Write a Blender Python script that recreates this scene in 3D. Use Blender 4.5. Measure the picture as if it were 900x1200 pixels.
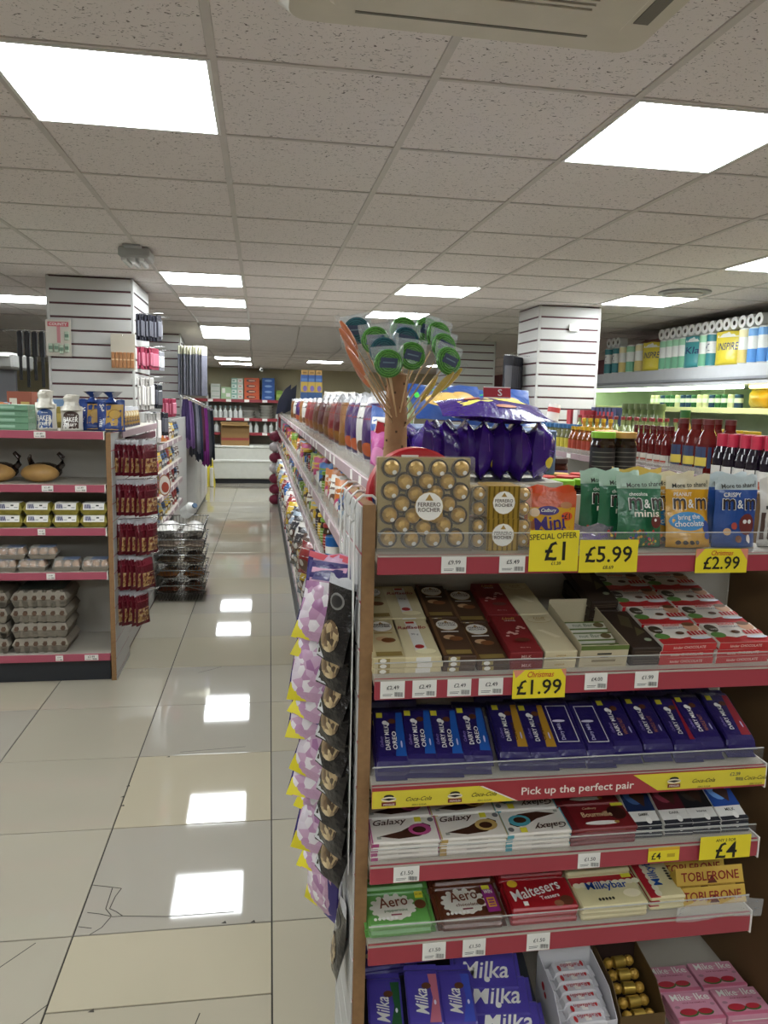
import bpy, math, random
from mathutils import Matrix, Vector, Euler
for o in list(bpy.data.objects): bpy.data.objects.remove(o)
S = bpy.context.scene; COL = S.collection
random.seed(7); PI = math.pi
# ---------------------------------------------------------------- camera
cam_d = bpy.data.cameras.new('camera'); cam = bpy.data.objects.new('camera', cam_d); COL.objects.link(cam); S.camera = cam
CAMH = 1.632; F_PX = 898.0
yaw, pitch, roll = .1619, -.1413, .0249
fw = Vector((math.sin(yaw)*math.cos(pitch), math.cos(yaw)*math.cos(pitch), math.sin(pitch)))
rt = Vector((math.cos(yaw), -math.sin(yaw), 0)); up = rt.cross(fw)
r2 = rt*math.cos(roll)+up*math.sin(roll); u2 = up*math.cos(roll)-rt*math.sin(roll)
cam.matrix_world = Matrix(((r2.x,u2.x,-fw.x,0),(r2.y,u2.y,-fw.y,0),(r2.z,u2.z,-fw.z,CAMH),(0,0,0,1)))
cam_d.sensor_fit = 'VERTICAL'; cam_d.sensor_height = 24; cam_d.lens = F_PX/1200*24; cam_d.clip_start = .02; cam_d.clip_end = 100
# ---------------------------------------------------------------- world + exposure
w = bpy.data.worlds.new('world'); S.world = w; w.use_nodes = True
w.node_tree.nodes['Background'].inputs[0].default_value = (.75,.8,.85,1); w.node_tree.nodes['Background'].inputs[1].default_value = .15
vs = S.view_settings; vs.view_transform = 'Standard'; vs.look = 'None'; vs.gamma = 1; vs.use_curve_mapping = False; vs.exposure = .22
LAMP = 27.0          # strength of every ceiling panel diffuser
FRIDGE_LAMP = 16.0
# ---------------------------------------------------------------- materials
def lin(c): return c/12.92 if c <= .04045 else ((c+.055)/1.055)**2.4
def rgb(h): return tuple(lin(int(h[i:i+2],16)/255) for i in (0,2,4))+(1,)
MC = {}
def mat(h, rough=.5, metal=0, var=.08, vscale=14, bump=0, bscale=60, alpha=1, emit=0, spec=.5):
    key = (h,rough,metal,var,vscale,bump,bscale,alpha,emit,spec)
    if key in MC: return MC[key]
    m = bpy.data.materials.new('m_'+h); m.use_nodes = True; nt = m.node_tree; p = nt.nodes['Principled BSDF']
    c = rgb(h)
    tc = nt.nodes.new('ShaderNodeTexCoord')
    if var:
        n = nt.nodes.new('ShaderNodeTexNoise'); n.inputs['Scale'].default_value = vscale; n.inputs['Detail'].default_value = 3
        mx = nt.nodes.new('ShaderNodeMix'); mx.data_type = 'RGBA'
        mx.inputs[6].default_value = tuple(x*(1-var) for x in c[:3])+(1,); mx.inputs[7].default_value = tuple(min(1,x*(1+var)) for x in c[:3])+(1,)
        nt.links.new(tc.outputs['Object'], n.inputs['Vector']); nt.links.new(n.outputs['Fac'], mx.inputs[0]); nt.links.new(mx.outputs[2], p.inputs['Base Color'])
    else: p.inputs['Base Color'].default_value = c
    p.inputs['Roughness'].default_value = rough; p.inputs['Metallic'].default_value = metal; p.inputs['Specular IOR Level'].default_value = spec
    if bump:
        n2 = nt.nodes.new('ShaderNodeTexNoise'); n2.inputs['Scale'].default_value = bscale; n2.inputs['Detail'].default_value = 4
        b = nt.nodes.new('ShaderNodeBump'); b.inputs['Strength'].default_value = bump; b.inputs['Distance'].default_value = .01
        nt.links.new(tc.outputs['Object'], n2.inputs['Vector']); nt.links.new(n2.outputs['Fac'], b.inputs['Height']); nt.links.new(b.outputs['Normal'], p.inputs['Normal'])
    if alpha < 1: p.inputs['Alpha'].default_value = alpha
    if emit: p.inputs['Emission Color'].default_value = c; p.inputs['Emission Strength'].default_value = emit
    MC[key] = m; return m
def cells(cols, scale=60, rough=.35):
    m = bpy.data.materials.new('m_cells'); m.use_nodes = True; nt = m.node_tree; p = nt.nodes['Principled BSDF']; p.inputs['Roughness'].default_value = rough
    tc = nt.nodes.new('ShaderNodeTexCoord'); v = nt.nodes.new('ShaderNodeTexVoronoi'); v.inputs['Scale'].default_value = scale
    sp = nt.nodes.new('ShaderNodeSeparateColor'); r = nt.nodes.new('ShaderNodeValToRGB'); r.color_ramp.interpolation = 'CONSTANT'
    for i, c in enumerate(cols):
        e = r.color_ramp.elements[i] if i < 2 else r.color_ramp.elements.new(i/len(cols))
        e.position = i/len(cols); e.color = rgb(c)
    nt.links.new(tc.outputs['Object'], v.inputs['Vector']); nt.links.new(v.outputs['Color'], sp.inputs[0]); nt.links.new(sp.outputs[0], r.inputs[0]); nt.links.new(r.outputs[0], p.inputs['Base Color'])
    b = nt.nodes.new('ShaderNodeBump'); b.inputs['Strength'].default_value = .5; b.inputs['Distance'].default_value = .004; b.invert = True
    nt.links.new(v.outputs['Distance'], b.inputs['Height']); nt.links.new(b.outputs['Normal'], p.inputs['Normal'])
    return m
def swirl(c1, c2, rough=.25):
    m = bpy.data.materials.new('m_swirl'); m.use_nodes = True; nt = m.node_tree; p = nt.nodes['Principled BSDF']; p.inputs['Roughness'].default_value = rough
    tc = nt.nodes.new('ShaderNodeTexCoord'); wv = nt.nodes.new('ShaderNodeTexWave'); wv.wave_type = 'RINGS'; wv.rings_direction = 'Y'; wv.inputs['Scale'].default_value = 55; wv.inputs['Distortion'].default_value = 5; wv.inputs['Detail Scale'].default_value = 12
    r = nt.nodes.new('ShaderNodeValToRGB'); r.color_ramp.elements[0].color = rgb(c1); r.color_ramp.elements[1].color = rgb(c2)
    nt.links.new(tc.outputs['Object'], wv.inputs['Vector']); nt.links.new(wv.outputs['Fac'], r.inputs[0]); nt.links.new(r.outputs[0], p.inputs['Base Color']); return m
def foil(h, rough=.28, bump=.55, bscale=28): return mat(h, rough, 0, .1, 20, bump, bscale, spec=.7)
def ink(h): return mat(h, .42, var=.03)
def shiny(h): return mat(h, .3, var=.05)
def card(h): return mat(h, .6, var=.06)
WHITE=ink('e8e6e0'); BLACK=ink('15140f'); GOLDI=ink('a8843c')
CLEAR = mat('e4e6e6', .08, var=0, alpha=.045, spec=.5)
FILM = mat('eef0f2', .1, var=0, alpha=.3, bump=.5, bscale=40, spec=.9)
RAIL = mat('a03a46', .38, var=.06, vscale=5)
RAILP = mat('a08a8e', .4, var=.12, vscale=9)
SHELFM = mat('aca69a', .45, var=.05)
BOARD = mat('b9b6ae', .5, var=.04)
CHIP = mat('8c6a45', .7, var=.25, vscale=60)
MDF = mat('6b5132', .75, var=.12, vscale=8)
SLAT = mat('b9b8b5', .45, var=.04, vscale=3, spec=.3)
REDLINE = mat('54222c', .5)
CHROME = mat('c8c8c8', .22, 1, .04)
DARK = mat('1d2025', .5)
YEL = ink('e8d52a')
# ---------------------------------------------------------------- mesh builder
_tc = {}
def text_geo(s):
    if s in _tc: return _tc[s]
    cu = bpy.data.curves.new('t','FONT'); cu.body = s; cu.align_x = 'LEFT'; cu.resolution_u = 2; cu.offset = .012
    o = bpy.data.objects.new('t', cu); COL.objects.link(o)
    dg = bpy.context.evaluated_depsgraph_get(); me = o.evaluated_get(dg).to_mesh()
    V = [tuple(v.co) for v in me.vertices]; Fc = [tuple(p.vertices) for p in me.polygons]
    o.evaluated_get(dg).to_mesh_clear(); bpy.data.objects.remove(o); bpy.data.curves.remove(cu)
    if V:
        x0=min(v[0] for v in V); x1=max(v[0] for v in V); y0=min(v[1] for v in V); y1=max(v[1] for v in V)
        V = [((v[0]-x0)/(x1-x0)-.5, (v[1]-y0)/(y1-y0)-.5) for v in V]; asp=(y1-y0)/(x1-x0)
    else: asp=1
    _tc[s] = (V,Fc,asp); return _tc[s]
class B:
    def __init__(s): s.v=[]; s.f=[]; s.m=[]; s.mats=[]; s.sm=[]
    def mi(s,m):
        for i,x in enumerate(s.mats):
            if x is m: return i
        s.mats.append(m); return len(s.mats)-1
    def add(s, V, Fs, m, smooth=False):
        o=len(s.v); s.v += [tuple(v) for v in V]; k=s.mi(m)
        for f in Fs: s.f.append(tuple(i+o for i in f)); s.m.append(k); s.sm.append(smooth)
        return s
    def box(s,x0,x1,y0,y1,z0,z1,m):
        V=[(x0,y0,z0),(x1,y0,z0),(x1,y1,z0),(x0,y1,z0),(x0,y0,z1),(x1,y0,z1),(x1,y1,z1),(x0,y1,z1)]
        return s.add(V,[(0,3,2,1),(4,5,6,7),(0,1,5,4),(1,2,6,5),(2,3,7,6),(3,0,4,7)],m)
    def bev(s,x0,x1,y0,y1,z0,z1,b,m,smooth=False):   # chamfered box
        V=[];idx={}
        for a,(xa,sx) in enumerate(((x0,1),(x1,-1))):
            for c,(ya,sy) in enumerate(((y0,1),(y1,-1))):
                for d,(za,sz) in enumerate(((z0,1),(z1,-1))):
                    idx[a,c,d,0]=len(V);V.append((xa,ya+sy*b,za+sz*b)); idx[a,c,d,1]=len(V);V.append((xa+sx*b,ya,za+sz*b)); idx[a,c,d,2]=len(V);V.append((xa+sx*b,ya+sy*b,za))
        Fs=[]
        def q(l,flip): Fs.append(tuple(l[::-1]) if flip else tuple(l))
        for a in (0,1):
            q([idx[a,0,0,0],idx[a,0,1,0],idx[a,1,1,0],idx[a,1,0,0]],a==1)
            q([idx[0,a,0,1],idx[1,a,0,1],idx[1,a,1,1],idx[0,a,1,1]],a==1)
            q([idx[0,0,a,2],idx[0,1,a,2],idx[1,1,a,2],idx[1,0,a,2]],a==1)
        for a in (0,1):
            for c in (0,1):
                q([idx[a,c,0,0],idx[a,c,0,1],idx[a,c,1,1],idx[a,c,1,0]],a!=c)
                q([idx[a,0,c,2],idx[a,0,c,0],idx[a,1,c,0],idx[a,1,c,2]],a!=c)
                q([idx[0,a,c,1],idx[0,a,c,2],idx[1,a,c,2],idx[1,a,c,1]],a!=c)
                for d in (0,1): q([idx[a,c,d,0],idx[a,c,d,1],idx[a,c,d,2]],(a+c+d)%2==0)
        return s.add(V,Fs,m,smooth)
    def frustum(s,x0,x1,y0,y1,z0,z1,t,m,tb=0):  # top inset t, bottom inset tb
        V=[(x0+tb,y0+tb,z0),(x1-tb,y0+tb,z0),(x1-tb,y1-tb,z0),(x0+tb,y1-tb,z0),(x0+t,y0+t,z1),(x1-t,y0+t,z1),(x1-t,y1-t,z1),(x0+t,y1-t,z1)]
        return s.add(V,[(0,3,2,1),(4,5,6,7),(0,1,5,4),(1,2,6,5),(2,3,7,6),(3,0,4,7)],m)
    def lathe(s,prof,m,seg=14,c=(0,0,0),smooth=True,axis='z'):
        # prof: list of (r,z,[mat]) ; material of the segment ending at that point
        cur=m
        for i in range(len(prof)-1):
            (ra,za),(rb,zb)=prof[i][:2],prof[i+1][:2]
            mm=prof[i+1][2] if len(prof[i+1])>2 else m
            V=[]
            for r,z in ((ra,za),(rb,zb)):
                for k in range(seg):
                    a=2*PI*k/seg; V.append((r*math.cos(a),r*math.sin(a),z))
            V=[tuple(Vector(v)) for v in V]
            if axis=='y': V=[(v[0],v[2],-v[1]) for v in V]
            if axis=='x': V=[(v[2],v[0],v[1]) for v in V]
            V=[(v[0]+c[0],v[1]+c[1],v[2]+c[2]) for v in V]
            s.add(V,[(k,(k+1)%seg,seg+(k+1)%seg,seg+k) for k in range(seg)],mm,smooth)
        return s
    def tube(s,pts,r,m,seg=6,r2=None,cap=True):
        pts=[Vector(p) for p in pts]; n=len(pts); V=[]
        for i,p in enumerate(pts):
            d=(pts[min(i+1,n-1)]-pts[max(i-1,0)]).normalized()
            a=Vector((0,0,1)) if abs(d.z)<.9 else Vector((1,0,0))
            e1=d.cross(a).normalized(); e2=d.cross(e1)
            rr=r if r2 is None else r+(r2-r)*i/(n-1)
            for k in range(seg): V.append(p+e1*rr*math.cos(2*PI*k/seg)+e2*rr*math.sin(2*PI*k/seg))
        Fs=[(i*seg+k,i*seg+(k+1)%seg,(i+1)*seg+(k+1)%seg,(i+1)*seg+k) for i in range(n-1) for k in range(seg)]
        if cap: Fs+= [tuple(range(seg))[::-1], tuple((n-1)*seg+k for k in range(seg))]
        return s.add(V,Fs,m,True)
    def ball(s,c,r,m,seg=10,rings=6,sc=(1,1,1)):
        V=[(c[0],c[1],c[2]-r*sc[2])]
        for i in range(1,rings):
            t=PI*i/rings
            for k in range(seg): V.append((c[0]+r*sc[0]*math.sin(t)*math.cos(2*PI*k/seg),c[1]+r*sc[1]*math.sin(t)*math.sin(2*PI*k/seg),c[2]-r*sc[2]*math.cos(t)))
        V.append((c[0],c[1],c[2]+r*sc[2])); Fs=[(0,1+(k+1)%seg,1+k) for k in range(seg)]
        for i in range(rings-2):
            for k in range(seg): a=1+i*seg; Fs.append((a+k,a+(k+1)%seg,a+seg+(k+1)%seg,a+seg+k))
        a=1+(rings-2)*seg; Fs+=[(a+k,a+(k+1)%seg,len(V)-1) for k in range(seg)]
        return s.add(V,Fs,m,True)
    def poly(s,pts,m): return s.add(pts,[tuple(range(len(pts)))],m)
    def prism(s,pts,off,m):  # closed outline extruded by vector off
        n=len(pts); off=Vector(off); V=[Vector(p) for p in pts]+[Vector(p)+off for p in pts]
        return s.add(V,[tuple(range(n))[::-1],tuple(range(n,2*n))]+[(k,(k+1)%n,n+(k+1)%n,n+k) for k in range(n)],m)
    def merge(s,o,M=None):
        M=M or Matrix()
        off=len(s.v); s.v += [tuple(M@Vector(v)) for v in o.v]
        mp=[s.mi(x) for x in o.mats]
        for f,k,sm in zip(o.f,o.m,o.sm): s.f.append(tuple(i+off for i in f)); s.m.append(mp[k]); s.sm.append(sm)
        return s
    def xf(s,M): s.v=[tuple(M@Vector(v)) for v in s.v]; return s
    # decals on a surface function Sf(u,v,eps), W,H metric size
    def decal(s,Sf,W,H,items,e0=.0006):
        for i,it in enumerate(items):
            e=e0+.0003*i; k=it[0]; m=it[-1]
            if k=='R':
                _,u0,u1,v0,v1,_=it; n=max(1,min(6,int((u1-u0)*6))); q=max(1,min(6,int((v1-v0)*6)))
                V=[Sf(u0+(u1-u0)*a/n,v0+(v1-v0)*b/q,e) for b in range(q+1) for a in range(n+1)]
                s.add(V,[(b*(n+1)+a,b*(n+1)+a+1,(b+1)*(n+1)+a+1,(b+1)*(n+1)+a) for b in range(q) for a in range(n)],m,True)
            elif k=='D':
                _,cu,cv,ru,rv,_=it; n=16
                V=[Sf(cu,cv,e)]+[Sf(cu+ru*t*math.cos(2*PI*a/n),cv+rv*t*math.sin(2*PI*a/n),e) for t in (.5,1) for a in range(n)]
                s.add(V,[(0,1+a,1+(a+1)%n) for a in range(n)]+[(1+a,1+n+a,1+n+(a+1)%n,1+(a+1)%n) for a in range(n)],m,True)
            elif k=='P':
                pts=it[1]; cu=sum(p[0] for p in pts)/len(pts); cv=sum(p[1] for p in pts)/len(pts); n=len(pts)
                s.add([Sf(cu,cv,e)]+[Sf(p[0],p[1],e) for p in pts],[(0,1+a,1+(a+1)%n) for a in range(n)],m,True)
            elif k=='T':
                _,t,cu,cv,wm,hm,rot,sh,_=it   # width/height as fraction of W, H measured along the text ; rot degrees
                V,Fs,asp=text_geo(t)
                r=math.radians(rot); c_,s_=math.cos(r),math.sin(r)
                base=W if abs(c_)>.7 else H; oth=H if abs(c_)>.7 else W
                wd=wm*base; hd=(hm*oth) if hm else wd*asp
                out=[]
                for x,y in V:
                    X=(x*wd+sh*y*hd); Y=y*hd
                    out.append(Sf(cu+(X*c_-Y*s_)/W, cv+(X*s_+Y*c_)/H, e))
                s.add(out,Fs,m)
        return s
    def mesh(s,name):
        me=bpy.data.meshes.new(name); me.from_pydata(s.v,[],s.f)
        for m in s.mats: me.materials.append(m)
        me.polygons.foreach_set('material_index',s.m); me.polygons.foreach_set('use_smooth',s.sm)
        me.update(); return me
def TX(t,cu,cv,wm,m,hm=None,rot=0,sh=0): return ('T',t,cu,cv,wm,hm,rot,sh,m)
# ---------------------------------------------------------------- objects
def obj(name, b, parent=None, label=None, cat=None, group=None, kind=None, M=None):
    me = b.mesh(name) if isinstance(b,B) else b
    o = bpy.data.objects.new(name, me); COL.objects.link(o)
    if M is not None: o.matrix_basis = M
    if parent: o.parent = parent
    for k,v in (('label',label),('category',cat),('group',group),('kind',kind)):
        if v: o[k]=v
    return o
def TR(x,y,z,rx=0,ry=0,rz=0): return Matrix.Translation((x,y,z)) @ Euler((math.radians(rx),math.radians(ry),math.radians(rz))).to_matrix().to_4x4()
class T:   # a product template: body mesh + parts [(name, B, [subparts])]
    def __init__(s,name,cat,body,parts=()):
        s.name=name; s.cat=cat; s.body=body.mesh(name) if body else None
        s.parts=[(p[0],p[1].mesh(p[0]),[(q[0],q[1].mesh(q[0])) for q in (p[2] if len(p)>2 else ())]) for p in parts if p[1].f]
    def put(s,M,label,group=None):
        o=obj(s.name,s.body,None,label,s.cat,group,None,M)
        for n,me,sub in s.parts:
            c=obj(n,me,o)
            for sn,sm in sub: obj(sn,sm,c)
        return o
ORD=['first','second','third','fourth','fifth','sixth','seventh','eighth','ninth','tenth','eleventh','twelfth','thirteenth','fourteenth','fifteenth','sixteenth','seventeenth','eighteenth','nineteenth','twentieth']+[t+'-'+u for t in ('twenty','thirty','forty','fifty') for u in ('first','second','third','fourth','fifth','sixth','seventh','eighth','ninth')]
# surfaces
def s_top(w,l,h): return lambda u,v,e:((u-.5)*w, v*l, h+e)
def s_front(w,h,y=0): return lambda u,v,e:((u-.5)*w, y-e, v*h)
def s_left(l,h,x): return lambda u,v,e:(x-e,(1-u)*l,v*h)
def split(Sf,W,H,items):
    a=B().decal(Sf,W,H,[i for i in items if i[0]!='T']); n=len([i for i in items if i[0]!='T'])
    b=B().decal(Sf,W,H,[i for i in items if i[0]=='T'],.0006+.0003*n+.0002)
    return a,b
def flat(name,cat,w,l,h,body,items,front=(),bevel=.0015,extra=()):
    b=B().bev(-w/2,w/2,0,l,0,h,min(bevel,h*.4),body)
    p,t=split(s_top(w,l,h),w,l,items)
    if front:
        p2,t2=split(s_front(w,h),w,h,front); p.merge(p2); t.merge(t2)
    return T(name,cat,b,[('print',p),('lettering',t)]+list(extra))
def barwrap(name,cat,w,l,h,body,items,fin=.012):   # foil bar lying, long axis y, crimped ends
    b=B()
    n=6; prof=[(0,.15),(.05,.8),(.12,1),(.88,1),(.95,.8),(1,.15)]; V=[]
    for (t,k) in prof:
        y=fin+t*(l-2*fin)
        for x,z in ((-.5,.12*k),(-.5,.8*k),(-.44,k),(.44,k),(.5,.8*k),(.5,.12*k)): V.append((x*w,y,z*h))
    Fs=[(i*6+k,i*6+k+1,(i+1)*6+k+1,(i+1)*6+k) for i in range(5) for k in range(5)]
    Fs=[f[::-1] for f in Fs]+[tuple(i*6 for i in range(6))+tuple(i*6+5 for i in range(5,-1,-1))]
    b.add(V,Fs,body,False)
    for y0,y1 in ((0,fin+.001),(l-fin-.001,l)): b.box(-w/2*.98,w/2*.98,y0,y1,h*.04,h*.14,body)
    p,t=split(lambda u,v,e:((u-.5)*w*.88,fin+.12*(l-2*fin)+v*.76*(l-2*fin),h+e),w*.88,.76*(l-2*fin),items)
    return T(name,cat,b,[('print',p),('lettering',t)])
def pouch_surf(w,h,d,stand,fin,seed=0):
    rr=random.Random(seed); ph=[rr.uniform(0,6) for _ in range(6)]
    def th(u,v):
        a=max(0,math.sin(PI*min(max(u,0),1)))**.55
        if stand: g=max(0,min(1,(1-v)/.9))**.7 *(1 if v>.06 else .75+v*4)
        else: g=max(0,math.sin(PI*min(max(v,0),1)))**.5
        return d/2*a*g*(1+.10*math.sin(7*u+ph[0])*math.sin(9*v+ph[1]))
    def Sf(u,v,e,side=-1):
        vv=min(max((v-(0 if stand else fin))/(1-fin-(0 if stand else fin)),0),1)
        t=th(u,vv); pin=1-.05*math.sin(PI*vv)
        x=(u-.5)*w*pin; z=v*h+.004*math.sin(11*u+ph[2])*(v>.9)
        y=side*(t+e)+.004*math.sin(5*v+ph[3])+ .003*math.sin(8*u+ph[4])*(abs(v-.5)>.42)
        return (x,y,z)
    return Sf
def pouch(name,cat,w,h,d,body,items,back=None,stand=False,fin=.06,bands=(),seed=0,nx=8,ny=10,side=None):
    Sf=pouch_surf(w,h,d,stand,fin,seed); b=B()
    V=[Sf(i/nx,j/ny,0,-1) for j in range(ny+1) for i in range(nx+1)]
    o=len(V); V2=[Sf(i/nx,j/ny,.0004,1) for j in range(ny+1) for i in range(nx+1)]
    for j in range(ny):
        m=body; v=(j+.5)/ny
        for lo,hi,mm in bands:
            if lo<=v<hi: m=mm
        b.add(V,[],m)if False else None
        for i in range(nx):
            q=[j*(nx+1)+i,j*(nx+1)+i+1,(j+1)*(nx+1)+i+1,(j+1)*(nx+1)+i]
            mm=m
            if side and (i==0 or i==nx-1): mm=side
            b.add([V[k] for k in q],[(0,1,2,3)],mm,True)
            b.add([V2[k] for k in q],[(3,2,1,0)],(back or m),True)
    if stand:
        for i in range(nx): b.add([V[i],V[i+1],V2[i+1],V2[i]],[(3,2,1,0)],body)
    # weld duplicates for smooth shading
    vm={}; nv=[]; mp=[]
    for v in b.v:
        k=(round(v[0],5),round(v[1],5),round(v[2],5))
        if k not in vm: vm[k]=len(nv); nv.append(v)
        mp.append(vm[k])
    b.v=nv; b.f=[tuple(mp[i] for i in f) for f in b.f]
    keep=[len(set(f))==len(f) for f in b.f]
    b.f=[f for f,k in zip(b.f,keep) if k]; b.m=[f for f,k in zip(b.m,keep) if k]; b.sm=[f for f,k in zip(b.sm,keep) if k]
    p,t=split(lambda u,v,e:Sf(u,v,e,-1),w,h,items)
    return T(name,cat,b,[('print',p),('lettering',t)])
# ================================================================ SETTING
def noisy(m): return m
def floor_mat(h):
    m=mat(h,.04,0,.05,2.2,spec=.42); return m
FL=[floor_mat(h) for h in ('a0998a','a29a88','aaa18c','9b958a')]
GROUT=mat('2a2723',.9)
FX,FY,FR=.0319,1.6393,.0119
ce,se=math.cos(FR),math.sin(FR)
def fpt(i,j,z=0): return (FX+.6*(i*ce+j*se),FY+.6*(-i*se+j*ce),z)
fb=B().box(-6.1,5.1,-3.1,16.5,-.06,-.004,GROUT)
floor=obj('floor',fb,kind='structure')
def tile_mesh(a0,a1,b0,b1,m):
    g=.0022; return B().bev(a0*.6+g,a1*.6-g,b0*.6+g,b1*.6-g,-.012,0,.0012,m).mesh('floor_tile')
TM=[tile_mesh(0,1,0,1,m) for m in FL]
HALF=[tile_mesh(0,1,.5,1,FL[2]),tile_mesh(0,1,0,.5,FL[1])]
rf=random.Random(3)
rest=B(); nt=0
for i in range(-11,9):
    for j in range(-8,25):
        x,y,_=fpt(i,j)
        k=rf.choice((0,0,1,1,3))
        if (i,j) in ((-1,2),): k=2
        if (i,j)==(-1,3) or (i,j)==(-1,4) or (i,j)==(-1,1): k=3
        M=Matrix.Translation((x,y,0)) @ Matrix.Rotation(-FR,4,'Z')
        near = -6<=i<=1 and -1<=j<=22
        if near:
            if (i,j)==(-1,0):
                for hm in HALF: obj('floor_tile',hm,floor,M=M)
            else: obj('floor_tile',TM[k],floor,M=M)
        elif -6<x<4.6 and -3<y<16:
            g=.0022; rest.merge(B().box(g,.6-g,g,.6-g,-.012,0,FL[k]),M)
o=obj('outer_floor_tiles',rest,floor,kind='stuff')
# cracks and chips in the near tiles (thin dark lines)
CR=mat('39342c',.9)
def crack(pts,wd=.0016):
    b=B(); P=[Vector(fpt(a,c,.0006)) for a,c in pts]
    for k in range(len(P)-1):
        d=(P[k+1]-P[k]).normalized(); n=Vector((-d.y,d.x,0))*wd
        b.poly([P[k]-n,P[k+1]-n,P[k+1]+n,P[k]+n],CR)
    return b
crs=[[(-1,1.42),(-.93,1.4),(-.83,1.37),(-.85,1.3),(-.86,1.2),(-.82,1.17),(-.78,1.13),(-.55,1.1),(-.2,1.1)],[(-.97,1.18),(-.9,1.16),(-.83,1.13),(-.78,1.13)],[(-.84,1.13),(-.87,1.05),(-.92,1.0)],[(-.99,1.07),(-.92,1.05)],[(-.88,1.38),(-.88,1.2),(-.84,1.14)],
 [(-1.17,.97),(-1.3,.8),(-1.42,.6),(-1.5,.4)],[(-1.3,.8),(-1.24,.62),(-1.27,.4)],[(-1,.55),(-1.08,.45),(-1.3,.42),(-1.5,.4)],[(-.32,.42),(-.36,.25)],[(-.2,3.1),(-.5,3.07),(-.7,3.05)],[(-.72,4.82),(-.6,4.9),(-.5,4.98)]]
for c in crs: obj('crack',crack(c),floor)
chips=B()
for a,c in ((-1,2.55),(-1.01,2.4),(-.99,2.28),(-.78,2.98),(-.25,1.02),(-.1,1.01),(-.8,.49)):
    x,y,_=fpt(a,c); chips.prism([(x-.008,y-.004,.0005),(x+.009,y-.006,.0005),(x+.005,y+.007,.0005)],(0,0,.0003),CR)
obj('chipped_edges',chips,floor)
# ---- walls
WB=mat('b5ae90',.8,var=.05,vscale=2); WL=mat('8b8880',.8); WR=mat('7d5258',.8); WF=mat('a8a49a',.8)
obj('wall_back',B().box(-6.1,5.1,16.3,16.5,0,2.8,WB),kind='structure')
obj('wall_right',B().box(4.95,5.1,-3.1,16.3,0,2.8,WR),kind='structure')
obj('wall_left',B().box(-6.1,-6,-3.1,16.3,0,2.8,WL),kind='structure')
obj('wall_front',B().box(-6.1,5.1,-3.2,-3.1,0,2.8,WF),kind='structure')
# ---- ceiling
ZC=2.52
def ceil_mat():
    m=bpy.data.materials.new('ceiling_tile'); m.use_nodes=True; nt=m.node_tree; p=nt.nodes['Principled BSDF']; p.inputs['Roughness'].default_value=.9
    tc=nt.nodes.new('ShaderNodeTexCoord'); mp=nt.nodes.new('ShaderNodeMapping'); mp.inputs['Scale'].default_value=(1,1.6,1); mp.inputs['Rotation'].default_value=(0,0,.6)
    n=nt.nodes.new('ShaderNodeTexNoise'); n.inputs['Scale'].default_value=58; n.inputs['Detail'].default_value=2.5; n.inputs['Distortion'].default_value=1.6
    r=nt.nodes.new('ShaderNodeValToRGB'); r.color_ramp.elements[0].position=.335; r.color_ramp.elements[0].color=rgb('6f6a66'); r.color_ramp.elements[1].position=.37; r.color_ramp.elements[1].color=rgb('dfd8d5')
    nt.links.new(tc.outputs['Object'],mp.inputs['Vector']); nt.links.new(mp.outputs['Vector'],n.inputs['Vector']); nt.links.new(n.outputs['Fac'],r.inputs[0]); nt.links.new(r.outputs[0],p.inputs['Base Color'])
    b=nt.nodes.new('ShaderNodeBump'); b.inputs['Strength'].default_value=.35; b.inputs['Distance'].default_value=.003; nt.links.new(n.outputs['Fac'],b.inputs['Height']); nt.links.new(b.outputs['Normal'],p.inputs['Normal'])
    return m
CT=ceil_mat(); TB=mat('c2bcb6',.5); LOWC=mat('d0cac4',.85)
CX,CY=-.1277,2.214
YS,YE,ZL0,ZL1=9.55,10.65,2.335,2.27     # the ceiling steps down towards the back of the shop
cb=B().box(-6.1,5.1,-3.2,YS,ZC+.02,ZC+.1,LOWC)
ceiling=obj('ceiling',cb,kind='structure')
LIGHTS={(-1,0),(2,0),(-1,6),(2,6),(2,9),(5,6),(5,3),(-4,9),(-4,3),(-1,-6),(2,-6),(-4,-6),(5,-3),(-7,3),(-7,9),(-4,-2)}
SKIPS=set(LIGHTS)|{(-1,8),(-1,9)}
ctm=B().box(.011,.589,.0065,.5935,.003,.018,CT).mesh('ceiling_tile')
rest=B()
for i in range(-10,9):
    for j in range(-9,13):
        x0,y0=CX+.6*i,CY+.6*j
        if (i,j) in SKIPS or y0+.6>YS+.35: continue
        M=TR(x0,y0,ZC)
        if -5<=i<=8 and -2<=j<=11: obj('ceiling_tile',ctm,ceiling,M=M)
        else: rest.merge(B().box(.011,.589,.011,.589,.004,.018,CT),M)
obj('outer_ceiling_tiles',rest,ceiling,kind='stuff')
obj('ceiling_tile',B().box(.011,.589,.011,.189,.004,.018,CT),ceiling,M=TR(CX-.6,CY+4.8,ZC))
obj('ceiling_tile',B().box(.011,.589,.011,.389,.004,.018,CT),ceiling,M=TR(CX-.6,CY+5.6,ZC))
for i in range(-10,10):
    x=CX+.6*i
    if -6<x<5: obj('grid_bar',B().bev(x-.012,x+.012,-3.1,YS,ZC-.002,ZC+.012,.001,TB),ceiling)
for j in range(-9,13):
    y=CY+.6*j
    if y<YS: obj('grid_bar',B().bev(-6,4.95,y-.0075,y+.0075,ZC-.0015,ZC+.012,.001,TB),ceiling)
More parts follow.
